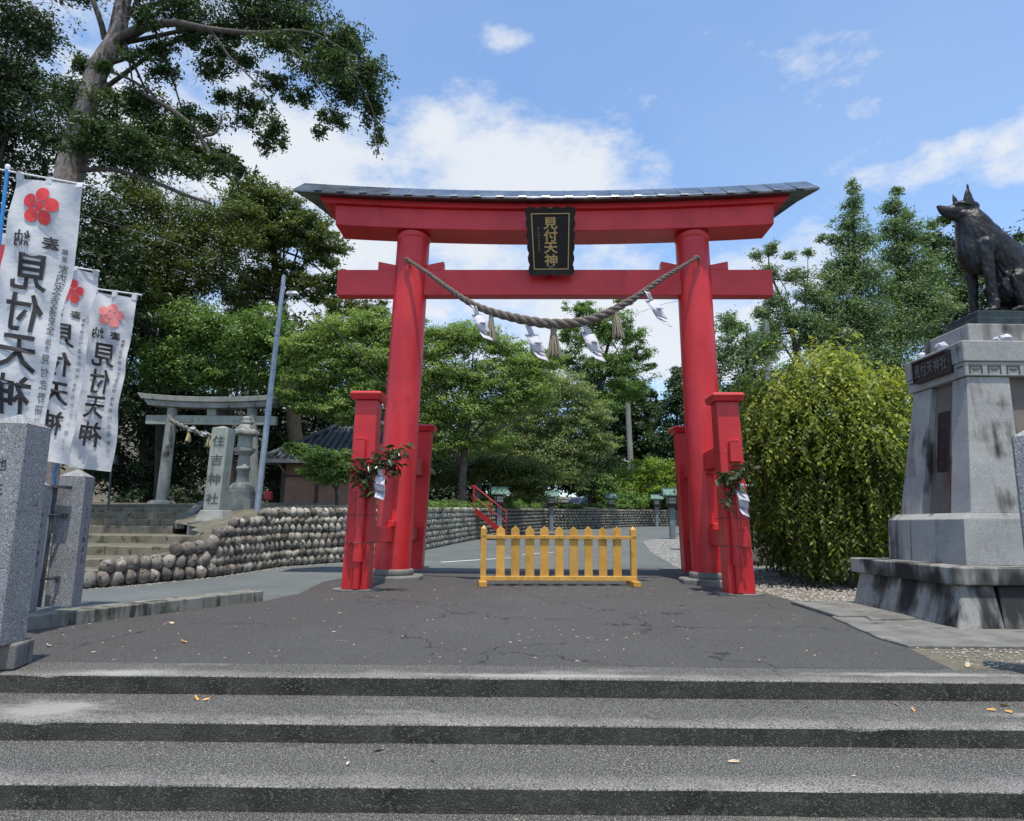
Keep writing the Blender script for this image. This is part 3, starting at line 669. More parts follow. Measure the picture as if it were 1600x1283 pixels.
# straw rope
def catmull(P, n):
    P = [P[0] * 2 - P[1]] + P + [P[-1] * 2 - P[-2]]; out = []
    for i in range(1, len(P) - 2):
        for k in range(n):
            t = k / n
            out.append(.5 * ((2 * P[i]) + (-P[i - 1] + P[i + 1]) * t + (2 * P[i - 1] - 5 * P[i] + 4 * P[i + 1] - P[i + 2]) * t * t + (-P[i - 1] + 3 * P[i] - 3 * P[i + 1] + P[i + 2]) * t ** 3))
    out.append(P[-2]); return out
def shide(parent, a, b, w, mat, flip=1, Yw=.0):
    """zigzag paper strip from a down to b (world points), folded in four"""
    mb = MB(); n = 4; ax = (b - a); side = Vector((1, 0, 0))
    d = ax / n
    for k in range(n):
        p0 = a + d * k + side * (0 if k % 2 == 0 else .0); p1 = a + d * (k + 1)
        sh = w * .42 * k * .25
        wk = w * (.45 if k == 0 else (.95 if k < 3 else .8))
        y0 = (.05 if k % 2 else -.04); y1 = (-.05 if k % 2 else .05)
        q0 = p0 + Vector((-wk / 2, y0, .0)); q1 = p0 + Vector((wk / 2, y0 + .03, -.02)); q2 = p1 + Vector((wk / 2 + w * .06, y1, -.05)); q3 = p1 + Vector((-wk / 2 + w * .06, y1 - .03, -.0))
        # gentle curl: each panel is a 4 x 3 grid
        G = []
        for r_ in range(4):
            for c in range(4):
                u = c / 3; v = r_ / 3
                p = q0.lerp(q1, u).lerp(q3.lerp(q2, u), v) + Vector((0, .045 * math.sin(u * 3.1 + k * 1.7) * w * 3, .012 * math.sin(v * 5 + k)))
                G.append(p)
        mb.add(G, [(r_ * 4 + c, r_ * 4 + c + 1, (r_ + 1) * 4 + c + 1, (r_ + 1) * 4 + c) for r_ in range(3) for c in range(3)], 0, True)
    me = mb.mesh('paper_streamer', mat, offset_of(parent)); o = link('paper_streamer', me, parent)
    s = o.modifiers.new('s', 'SOLIDIFY'); s.thickness = .004
    return o
def tassel(parent, top, length, spread, mat, lean=(0, 0), n=70):
    mb = MB()
    for k in range(n):
        a = rnd.uniform(0, 6.283); r_ = spread * math.sqrt(rnd.random()); e = top + Vector((math.cos(a) * r_ + lean[0], math.sin(a) * r_ * .8 + lean[1], -length * rnd.uniform(.86, 1.03)))
        s = top + Vector((math.cos(a), math.sin(a), 0)) * spread * .28 + Vector((0, 0, -.03))
        mb.tube([s, s.lerp(e, .5) + Vector((rnd.uniform(-.01, .01), 0, 0)), e], [.011, .012, .008], 3, caps=False, smooth=False)
    o = part('tassel', mb, mat, parent)
    b = MB(); b.tube([top + Vector((0, 0, .03)), top + Vector((0, 0, -.02)), top + Vector((lean[0] * .15, 0, -.09))], [spread * .35, spread * .42, spread * .40], 10); part('tassel_binding', b, mat, o)
    return o
def build_rope():
    K = [((637, 404), 14.42, .035), ((668, 424), 14.2, .045), ((700, 448), 14.1, .055), ((745, 477), 14.05, .075), ((800, 495), 14.0, .095), ((865, 506), 14.0, .108), ((925, 500), 14.0, .10), ((985, 471), 14.05, .075), ((1040, 434), 14.15, .055), ((1088, 405), 14.42, .035)]
    pts = catmull([at(*k[0], k[1]) for k in K], 40); rad = [v[0] for v in catmull([Vector((k[2], 0, 0)) for k in K], 40)]
    root = thing('sacred_rope', pts[len(pts) // 2], 'thick twisted straw rope with tassels and white paper streamers slung across the vermilion gate', 'sacred rope')
    L = [0]
    for i in range(1, len(pts)): L.append(L[-1] + (pts[i] - pts[i - 1]).length / (rad[i] * 6.2))
    for s in range(3):
        q = []
        for i, p in enumerate(pts):
            t = (pts[min(i + 1, len(pts) - 1)] - pts[max(i - 1, 0)]).normalized(); a = Vector((0, 1, 0)); b = t.cross(a).normalized()
            an = 6.283 * (L[i] + s / 3); q.append(p + rad[i] * .52 * (math.cos(an) * a + math.sin(an) * b))
        mb = MB(); mb.tube(q, [r_ * .56 for r_ in rad], 9); part('strand', mb, MAT['rope'], root)
    for (p, Y) in (((637, 404), 14.47), ((1088, 405), 14.47)):
        c = at(*p, Y); kn = MB(); kn.tube([c + Vector((-.06, .0, .02)), c + Vector((.0, -.05, .0)), c + Vector((.06, 0, -.03)), c + Vector((.03, .0, -.16))], [.03, .045, .035, .012], 8); part('knot', kn, MAT['rope'], root)
    for (px, py, ey, sp, lx) in ((769, 491, 532, .115, .0), (866, 514, 558, .155, .02), (963, 488, 529, .15, .05)):
        a = at(px, py, 14.02); b = at(px, ey, 14.02); tassel(root, a, (a - b).length, sp, MAT['straw'], (lx, 0))
    for (a, b, w_) in (((741, 476), (764, 530), .27), ((826, 508), (850, 562), .30), ((913, 505), (939, 564), .30), ((1011, 456), (1042, 510), .27)):
        shide(root, at(*a, 13.98), at(*b, 13.9), w_, MAT['paper'])
build_rope()

# leafy sakaki branches tied to the front supports
def leaf_mesh(L, Wd, mat, name='leaf'):
    mb = MB()
    P = [(0, 0, 0), (L * .3, Wd * .45, .012), (L * .7, Wd * .38, .006), (L, 0, -.02), (L * .7, -Wd * .38, .006), (L * .3, -Wd * .45, .012), (L * .5, 0, -.006)]
    mb.add(P, [(0, 6, 1), (1, 6, 2), (2, 6, 3), (3, 6, 4), (4, 6, 5), (5, 6, 0)], 0, True)
    me = mb.mesh(name, mat)
    at_ = me.attributes.new('tone', 'FLOAT', 'POINT'); at_.data.foreach_set('value', [rnd.random()] * len(me.vertices)); return me
def build_sakaki():
    specs = [([[(590, 790), (586, 760), (596, 735), (605, 712), (625, 705), (640, 702)], [(586, 765), (572, 755), (560, 740), (552, 725)], [(592, 745), (575, 735), (568, 745)], [(596, 735), (590, 718), (580, 725)], [(600, 725), (612, 730), (622, 722)]], 12.35, 230, 'leafy sakaki branch with white paper tied to the left front post of the red gate', (598, 730), (597, 778)),
             ([[(1141, 800), (1147, 775), (1158, 748), (1165, 730), (1176, 722)], [(1150, 765), (1140, 752), (1137, 745)], [(1160, 745), (1148, 745), (1142, 745)], [(1146, 785), (1140, 780)]], 12.3, 130, 'short sakaki sprig with white paper tied to the right front post of the red gate', (1162, 755), (1167, 805))]
    lv = [leaf_mesh(rnd.uniform(.15, .22), rnd.uniform(.065, .09), LM['sakaki']) for _ in range(6)]
    for (br, Y, n, lab, pa, pb) in specs:
        c0 = at(*br[0][0], Y); root = thing('sakaki_branch', c0, lab, 'branch')
        segs = []
        for b in br:
            P = catmull([at(px, py, Y - .12 * i / len(b) * rnd.uniform(-1, 1.5)) for i, (px, py) in enumerate(b)], 6)
            mb = MB(); mb.tube(P, [.012 - .008 * i / len(P) for i in range(len(P))], 5); part('twig', mb, MAT['bark'], root); segs += P[4:]
        for k in range(n):
            p = rnd.choice(segs) + Vector((rnd.gauss(0, .07), rnd.gauss(0, .09), rnd.gauss(0, .07)))
            link('leaf', rnd.choice(lv), root, p - c0, (rnd.uniform(-.9, .9), rnd.uniform(-.3, 1.1), rnd.uniform(0, 6.28)))
        shide(root, at(*pa, Y - .12), at(*pb, Y - .16), .19, MAT['paper'])
build_sakaki()

# ================================================================== OCHRE BARRIER
def build_barrier():
    A = onz(750, 915); B = onz(995, 915.5); d = (B - A); Lr = d.length; ang = math.atan2(d.y, d.x)
    root = thing('wooden_barrier', (0, 0, 0), 'ochre-yellow picket barrier standing in the middle of the gateway', 'barrier')
    def box(name, u0, u1, w0, w1, z0, z1, point=0, b=.006):
        mb = MB()
        if point:
            um = (u0 + u1) / 2
            mb.extr([(u0, z0), (u1, z0), (u1, z1 - point), (um, z1), (u0, z1 - point)], w0, w1)
        else: mb.box(u0, u1, w0, w1, z0, z1)
        return part(name, mb, MAT['yellow'], root, b)
    for u in (0, Lr - .115):      # square end posts with pyramid tops
        p = MB(); p.box(u, u + .115, -.05, .065, .10, 1.13); p.taper(u, u + .115, -.05, .065, 1.13, u + .055, u + .06, .005, .01, 1.20); part('post', p, MAT['yellow'], root, .005)
        box('foot', u - .03, u + .125, -.32, .32, .0, .10)
    n = 9
    for k in range(n):
        u = .40 + (Lr - .8) * k / (n - 1) - .085
        pk = box('picket', u + rnd.uniform(-.006, .006), u + .178, -.012, .016, .10, 1.19 + rnd.uniform(-.01, .01), .085); pk.rotation_euler.y = 0
        for z in (.965, .145):
            sc_ = MB(); sc_.tube([(u + .088, -.058, z), (u + .088, -.05, z)], .009, 8); part('screw_head', sc_, MAT['iron'], root)
    box('rail', -.0, Lr, -.05, -.014, .93, 1.0); box('rail', 0, Lr, -.055, -.014, .10, .19)
    box('rail', .115, Lr - .115, .22, .26, .10, .16); 
    for u in (.02, Lr - .09): box('brace', u, u + .05, .10, .25, .10, .16)
    root.location = A + Vector((0, .3, 0)) * 0; root.rotation_euler.z = ang
build_barrier()

# ================================================================== STATUE AND PEDESTAL
def build_pedestal():
    root = thing('stone_pedestal', (6.95, 9.8, 0), 'tall stained granite pedestal with dark plaques under the dog statue', 'pedestal')
    X0, X1, Y0, Y1 = 5.42, 8.6, 8.5, 11.0
    # splayed plinth stones with joints
    def splay_front():
        cuts = [X0 + .06, 5.95, 6.72, 7.5, 8.25, X1 + .02]
        for a, b in zip(cuts[:-1], cuts[1:]):
            s = MB(); g = .006
            ba = a - (.10 if a == cuts[0] else 0) + g; bb = b + (.1 if b == cuts[-1] else 0) - g
            s.hexa([(ba, 8.45, .0), (bb, 8.45, 0), (bb, 9.0, 0), (ba, 9.0, 0)], [(a + .04 + g, 8.58, .52), (b - g, 8.58, .52), (b - g, 9.0, .52), (a + .04 + g, 9.0, .52)])
            part('plinth_stone', s, MAT['plinth'], root, .012)
        cy = [9.0, 9.55, 10.1, 10.6, Y1]
        for a, b in zip(cy[:-1], cy[1:]):
            s = MB(); g = .006
            s.hexa([(X0 - .04, a + g, 0), (X0 + .6, a + g, 0), (X0 + .6, b - g, 0), (X0 - .04, b - g, 0)], [(X0 + .10, a + g, .52), (X0 + .6, a + g, .52), (X0 + .6, b - g, .52), (X0 + .10, b - g, .52)])
            part('plinth_stone', s, MAT['plinth'], root, .012)
        core = MB(); core.box(X0 + .3, X1 - .1, 8.7, Y1 - .1, 0, .515); part('core', core, MAT['concrete'], root)
    splay_front()
    for (a, b, c, d) in ((X0, 6.68, Y0, 9.7), (6.688, 7.7, Y0, 9.7), (7.708, X1 + .05, Y0, 9.7), (X0, 7.0, 9.708, Y1 + .08), (7.008, X1 + .05, 9.708, Y1 + .08)):
        s = MB(); s.box(a, b, c, d, .522, .74); part('slab', s, MAT['plinth'], root, .014)
    # middle course: four blocks standing forward at the corners
    def mid(x0, x1, y0, y1):
        m = MB(); m.taper(x0, x1, y0, y1, .742, x0 + .03, x1 - .03, y0 + .012, y1 - .012, 1.33); m.taper(x0 + .03, x1 - .03, y0 + .012, y1 - .012, 1.33, x0 + .13, x1 - .10, y0 + .04, y1 - .04, 1.415); part('base_block', m, MAT['pedestal'], root, .004)
    mid(5.88, 8.25, 8.95, 9.50); mid(5.884, 8.24, 9.44, 10.2); mid(5.884, 8.24, 10.15, 10.78)
    # shaft: recessed core, tapered corner pilasters
    zb, zt = 1.41, 3.30
    c = MB(); c.taper(6.20, 8.0, 9.18, 10.55, zb, 6.42, 7.85, 9.34, 10.40, zt); part('shaft', c, MAT['panel'], root)
    def pil(bx0, bx1, by0, by1, tx0, tx1, ty0, ty1):
        p = MB(); p.taper(bx0, bx1, by0, by1, zb, tx0, tx1, ty0, ty1, zt); part('pilaster', p, MAT['pedestal'], root, .012)
    pil(6.06, 6.78, 9.02, 9.45, 6.33, 6.92, 9.22, 9.55)
    pil(6.06, 6.50, 10.15, 10.68, 6.33, 6.62, 10.05, 10.5)
    pil(7.6, 8.14, 9.02, 9.45, 7.5, 7.92, 9.22, 9.55); pil(7.6, 8.14, 10.15, 10.68, 7.6, 7.92, 10.05, 10.5)
    # cornice with a key-pattern groove
    k = MB(); k.box(6.29, 7.96, 9.18, 10.56, zt + .003, zt + .20); part('frieze', k, MAT['pedestal'], root, .008)
    k = MB(); k.box(6.27, 7.98, 9.16, 10.58, zt + .203, 3.80); part('cornice', k, MAT['pedestal'], root, .012)
    for i in range(6):
        x = 6.34 + i * .26
        g = MB()
        g.box(x, x + .18, 9.168, 9.181, zt + .135, zt + .155); g.box(x, x + .014, 9.168, 9.181, zt + .03, zt + .135); g.box(x + .166, x + .18, 9.168, 9.181, zt + .03, zt + .135)
        g.box(x + .04, x + .14, 9.170, 9.181, zt + .085, zt + .10)
        part('key_pattern', g, MAT['carved'], root)
    for y in (9.22, 10.36):
        g = MB(); g.box(6.278, 6.291, y, y + .14, zt + .135, zt + .155); part('key_pattern', g, MAT['carved'], root)
    s = MB(); s.box(6.50, 7.85, 9.34, 10.4, 3.80, 4.10); part('upper_step', s, MAT['pedestal'], root, .012)
    # name tablet (left face) and tall plaque
    tb = MB(); tb.box(6.225, 6.29, 9.42, 10.28, 3.40, 3.74); tp = part('name_tablet', tb, MAT['dark_plate'], root, .004)
    fr = MB()
    for (a, b, c_, d) in ((9.42, 10.28, 3.715, 3.74), (9.42, 10.28, 3.40, 3.425), (9.42, 9.445, 3.425, 3.715), (10.255, 10.28, 3.425, 3.715)): fr.box(6.208, 6.224, a, b, c_, d)
    part('tablet_rim', fr, MAT['dark_plate'], tp)
    t = TB()
    for i, ch in enumerate('見付天神社'):
        vs, fs = glyph(ch, .01); yc = 10.17 - i * .16
        q2 = MB(); t.items.append(q2); q2.add([(6.216, yc - a[0] * .15, 3.57 + a[1] * .21) for a in vs], fs)
    part('lettering', t, MAT['dull_letter'], tp)
    zc = 2.45
    pl = MB(); pl.taper(6.255, 6.40, 9.72, 9.98, 2.02, 6.352, 6.45, 9.72, 9.98, 2.90); q = part('plaque', pl, MAT['dark_plate'], root, .006)
    t = TB()
    for i, ch in enumerate('霊犬悉平太郎'):
        vs, fs = glyph(ch, .0); z = 2.82 - i * .14
        q2 = MB(); t.items.append(q2); q2.add([(6.352 - (2.90 - (z + a[1] * .1)) / .88 * .097 - .004, 9.85 - a[0] * .11, z + a[1] * .1) for a in vs], fs)
    part('lettering', t, MAT['iron'], q)
    bb = MB(); bb.box(6.70, 8.3, 9.42, 10.2, 4.103, 4.24); bb.box(6.73, 8.3, 9.45, 10.17, 4.24, 4.34); 
    return root
build_pedestal()

def build_dog():
    root = thing('dog_statue', (7.5, 9.8, 4.1), 'dark bronze statue of a seated wolf-like dog looking left, on a granite pedestal', 'statue')
    b = MB(); b.box(6.72, 8.45, 9.44, 10.22, 4.103, 4.235); part('base', b, MAT['bronze_base'], root, .01)
    b = MB(); b.box(6.76, 8.41, 9.48, 10.18, 4.235, 4.345); part('base', b, MAT['bronze_base'], root, .012)
    S = 5.83
    def W(zx, zy, dy=0.0, Y=9.82):
        return at(1440 + zx / S, 280 + zy / S, Y + dy)
    u = mpp(9.82, 5) / S
    mb = MB()
    def chain(P, n=20, sy=1.0):
        # (zx, zy, r, dy[, ry]) -> lofted elliptical tube with rounded ends
        pts = [W(p[0], p[1], p[3]) for p in P]
        for q_, p in zip(pts, P):
            if p[1] > 1140: q_.z = 4.345 + p[2] * u * .85
        rr = [p[2] * u for p in P]
        ry = [(p[4] * u if len(p) > 4 else p[2] * u * sy) for p in P]
        Pn = catmull(pts, 5); Rn = [v[0] for v in catmull([Vector((a, 0, 0)) for a in rr], 5)]; Yn = [v[0] for v in catmull([Vector((a, 0, 0)) for a in ry], 5)]
        t0 = (Pn[1] - Pn[0]).normalized(); t1 = (Pn[-1] - Pn[-2]).normalized()
        cap0 = [(Pn[0] - t0 * Rn[0] * math.sin(a), math.cos(a)) for a in (1.45, 1.1, .7, .35)]; cap1 = [(Pn[-1] + t1 * Rn[-1] * math.sin(a), math.cos(a)) for a in (.35, .7, 1.1, 1.45)]
        allp = [(c, k * Rn[0], k * Yn[0], t0) for c, k in cap0] + [(Pn[i], Rn[i], Yn[i], (Pn[min(i + 1, len(Pn) - 1)] - Pn[max(i - 1, 0)]).normalized()) for i in range(len(Pn))] + [(c, k * Rn[-1], k * Yn[-1], t1) for c, k in cap1]
        rings = []
        for c, r1, r2, t in allp:
            a = Vector((0, 1, 0)); a = (a - t * a.dot(t)).normalized(); bb = t.cross(a).normalized()
            rings.append([c + r2 * math.cos(6.28318 * k / n) * a + r1 * math.sin(6.28318 * k / n) * bb for k in range(n)])
        mb.sweep(rings, 0, True)
    # head
    chain([(178, 272, 33, 0), (215, 287, 47, 0), (260, 296, 59, 0), (310, 295, 68, 0), (365, 292, 84, 0), (415, 290, 92, 0)], sy=.82)
    chain([(185, 298, 26, 0), (240, 322, 36, 0), (300, 345, 42, 0), (350, 350, 50, 0)], sy=.9)
    chain([(335, 235, 36, 0), (390, 245, 58, 0), (440, 270, 72, 0)], sy=1.15)
    chain([(152, 252, 15, 0), (166, 256, 20, 0)], sy=1.2)
    for s in (-1, 1): chain([(296, 222, 12, s * .055), (350, 216, 17, s * .085), (400, 225, 20, s * .10)], 12)   # brow
    for s in (-1, 1): chain([(380, 320, 45, s * .06), (430, 345, 60, s * .07)], 14)    # cheek ruff
    # neck and body
    chain([(425, 300, 88, 0), (448, 385, 128, 0), (485, 480, 165, 0, 150), (535, 570, 192, 0, 165), (560, 640, 200, 0, 165)])
    chain([(470, 560, 140, 0, 120), (470, 660, 135, 0, 125), (500, 760, 118, 0, 120)])
    chain([(590, 600, 165, 0, 165), (690, 700, 185, 0, 175), (800, 820, 205, 0, 180), (910, 930, 225, 0, 190), (1010, 960, 215, 0, 200), (1060, 1000, 170, 0, 190)])
    chain([(730, 860, 120, 0, 150), (760, 960, 130, 0, 165), (760, 1040, 130, 0, 170)]); chain([(720, 1000, 110, 0, 150), (850, 1040, 130, 0, 180), (1000, 1060, 125, 0, 190)])
    chain([(560, 470, 70, -.02), (600, 520, 90, -.10), (590, 620, 95, -.15)], 16)   # near shoulder
    chain([(505, 540, 24, -.15), (590, 490, 24, -.14), (640, 450, 20, -.10)], 10)
    # front legs
    chain([(575, 600, 78, -.18), (592, 700, 56, -.21), (612, 830, 46, -.22), (632, 940, 39, -.22), (650, 1040, 34, -.22), (662, 1120, 33, -.22)])
    chain([(668, 1125, 34, -.22), (650, 1155, 30, -.23), (600, 1168, 22, -.24), (572, 1172, 16, -.24)], sy=1.5)
    chain([(470, 640, 75, .16), (455, 760, 58, .20), (458, 880, 48, .21), (468, 1000, 40, .22), (474, 1110, 36, .22), (476, 1185, 34, .22)])
    chain([(476, 1192, 32, .22), (440, 1200, 22, .22)], sy=1.4)
    # haunch and hind foot
    for s in (-1, 1):
        chain([(1010, 960, 130, s * .17), (930, 920, 105, s * .24), (875, 890, 66, s * .27), (880, 960, 52, s * .27), (905, 1060, 46, s * .27), (930, 1130, 40, s * .27)])
        chain([(960, 1150, 30, s * .27), (880, 1160, 28, s * .27), (840, 1168, 20, s * .27)], sy=1.4)
    chain([(1080, 1100, 60, 0), (1130, 1160, 45, -.1), (1080, 1165, 38, -.3), (1000, 1172, 28, -.38)])
    # ears
    def ear(base0, base1, tip, dy, th):
        a, c, t = W(*base0, dy), W(*base1, dy), W(*tip, dy * 1.05); m = (a + c) / 2
        rings = []
        for k in range(7):
            f = (k / 6.0) ** 1.25 * .97; p0 = a.lerp(t, f); p1 = c.lerp(t, f); mid = (p0 + p1) / 2; hw = (p1 - p0) / 2 * (1 + .35 * math.sin(f * 3.14))
            rings.append([mid + hw * math.cos(6.28318 * j / 10) + Vector((0, th * (1 - f * .8) * math.sin(6.28318 * j / 10), 0)) for j in range(10)])
        mb.sweep(rings, 0, True)
    ear((384, 225), (492, 275), (416, 34), -.11, .05); ear((288, 228), (345, 232), (282, 132), .15, .03)
    me = mb.mesh('body', MAT['bronze'], offset_of(root)); o = link('body', me, root)
    rm = o.modifiers.new('r', 'REMESH'); rm.mode = 'VOXEL'; rm.voxel_size = .0125; rm.use_smooth_shade = True
    sm = o.modifiers.new('s', 'SMOOTH'); sm.factor = .5; sm.iterations = 3
    dg = bpy.context.evaluated_depsgraph_get(); nm = bpy.data.meshes.new_from_object(o.evaluated_get(dg)); o.modifiers.clear()
    n = len(nm.vertices); co = np.empty(n * 3, 'f'); nm.vertices.foreach_get('co', co); no = np.empty(n * 3, 'f'); nm.vertices.foreach_get('normal', no)
    co = co.reshape(-1, 3); no = no.reshape(-1, 3); zt = 4.345 - root.location.z
    for i in range(n):     # modelled fur: tufts running down and back
        x, y, z = co[i]; a = mnoise.noise((x * 9 + z * 3, y * 9, z * 4.0 - x * 2)); b_ = mnoise.noise((x * 24 + z * 8, y * 24, z * 10))
        k = .022 * abs(a) + .016 * b_
        if z > .95: k *= .25 if x < -.55 else .7
        co[i] += no[i] * k
        if co[i][2] < zt: co[i][2] = zt - .004
    nm.vertices.foreach_set('co', co.ravel()); nm.update(); o.data = nm
    for p in nm.polygons: p.use_smooth = True
    # eyes
    for s in (-1, 1):
        e = MB(); c = W(318, 232, s * .082); e.lathe((c.x, c.y, c.z - .014), [(.004, 0), (.013, .006), (.015, .014), (.013, .022), (.004, .028)], 10); part('eye', e, MAT['black'], root)
build_dog()

# crumpled white paper weights on the cornice
def build_papers():
    spots = [((1451, 556), 10.25, .13, 'small crumpled white paper on the left end of the cornice, nearest the leaning bush'), ((1481, 546), 9.75, .17, 'crumpled white paper on the cornice above the dark name tablet'), ((1556, 530), 9.23, .09, 'tiny crumpled white paper on the front of the cornice'), ((1571, 527), 9.26, .16, 'larger crumpled white paper on the front of the cornice below the dog')]
    for (p, Y, s, lab) in spots:
        c = at(*p, Y); c.z = 3.80
        if p[0] < 1500: c.x = 6.36
        bm = bmesh.new(); bmesh.ops.create_icosphere(bm, subdivisions=2, radius=s * .5)
        for v in bm.verts: v.co *= rnd.uniform(.72, 1.2); v.co.z = max(v.co.z * .8 + s * .38, .001)
        me = bpy.data.meshes.new('crumpled_paper'); bm.to_mesh(me); bm.free(); me.materials.append(MAT['paper'])
        o = link('crumpled_paper', me, None, c); tag(o, lab, 'paper')
build_papers()

# ================================================================== GRANITE FENCE POSTS (left front) AND RAILS
def granite_post(c, side, h, yaw, label, texts=()):
    root = thing('granite_post', c, label, 'stone post')
    cs, sn = math.cos(yaw), math.sin(yaw)
    def T(x, y, z): return (c.x + x * cs - y * sn, c.y + x * sn + y * cs, c.z + z)
    s = side / 2; mb = MB()
    mb.hexa([T(-s, -s, 0), T(s, -s, 0), T(s, s, 0), T(-s, s, 0)], [T(-s, -s, h), T(s, -s, h), T(s, s, h), T(-s, s, h)]); part('shaft', mb, MAT['granite'], root, .006)
    t = MB(); t.hexa([T(-s, -s, h), T(s, -s, h), T(s, s, h), T(-s, s, h)], [T(-.01, -.01, h + .1), T(.01, -.01, h + .1), T(.01, .01, h + .1), T(-.01, .01, h + .1)]); part('pyramid_top', t, MAT['granite'], root)
    for (face, chars, v, size, u, pitch) in texts:
        tm = TB()
        # face 0: local -y side, face 1: local +x side
        sf = (lambda a, b, l: Vector(T(a, -s - l * .3, h - b))) if face == 0 else (lambda a, b, l: Vector(T(s + l * .3, a, h - b)))
        write(tm, chars, sf, u, v, size, 1, .004, pitch=pitch); part('lettering', tm, MAT['ink'], root)
    return root
G1 = at(30, 1003, 5.78)
granite_post(Vector((G1.x - .235, 5.80, .21)), .33, at(60, 664, 5.72).z - .21, R(8) - .1, 'big granite post with pyramid top, nearest on the left edge of the photo', [(0, '地主', .34, .12, -.015, .20)])
K3 = onz(96, 947, .15); granite_post(Vector((K3.x - .06, K3.y + .12, .15)), .31, at(118, 745, K3.y + .1).z - .15, R(12), 'granite post on the kerb with faint names, nearest the stone steps', [(1, '磐田市', .42, .04, .0, .055), (1, '大橋泉谷', .68, .07, .0, .13)])
K2 = onz(44, 951, .15); granite_post(Vector((K2.x + .06, K2.y - .30, .15)), .31, at(70, 757, K2.y - .4).z - .15, R(10), 'granite post half hidden behind the biggest granite post', [(1, '本町', .35, .05, .02, .14), (1, '天野登', .68, .055, .02, .13)])
# right-hand twin of the front post, cut by the frame
G4 = at(1600, 668, 5.75); granite_post(Vector((G4.x + .20, 5.9, .0)), .33, 2.0, R(-35), 'granite post top poking in at the right edge of the photo', [])
def build_rails():
    root = thing('iron_rail', (K3.x, K3.y, .15), 'dull iron rail brackets and upright bars fixed between two granite posts', 'railing')
    a, b = at(62, 758, K2.y + .05), at(108, 762, K3.y - .15)
    mb = MB(); mb.hexa([a + Vector((-.05, -.06, -.02)), b + Vector((-.0, -.06, -.02)), b + Vector((0, .06, -.02)), a + Vector((-.05, .06, -.02))], [a + Vector((-.05, -.06, .02)), b + Vector((0, -.06, .02)), b + Vector((0, .06, .02)), a + Vector((-.05, .06, .02))]); part('top_plate', mb, MAT['iron'], root)
    for px0, px1, w_ in ((77, 62, .035), (84, 66, .018)):
        p0 = at(px0 + 4, 762, K2.y + .15); p1 = Vector((p0.x - .03, p0.y, .15)); mb = MB(); mb.tube([p0, p1], w_, 10); part('upright_bar', mb, MAT['pole' if w_ > .03 else 'iron'], root)
    for (q0, q1) in (((72, 805), (101, 805)), ((62, 906), (90, 903))):
        c0, c1 = at(*q0, K2.y + .02), at(*q1, K3.y - .06); mb = MB(); mb.tube([c0, c1 + Vector((0, -.03, 0)), c1 + Vector((.0, -.01, -.03))], .014, 8); mb.lathe(c1 + Vector((0, 0, -.03)), [(.03, 0), (.03, .05)], 10); part('hook', mb, MAT['iron'], root)
build_rails()

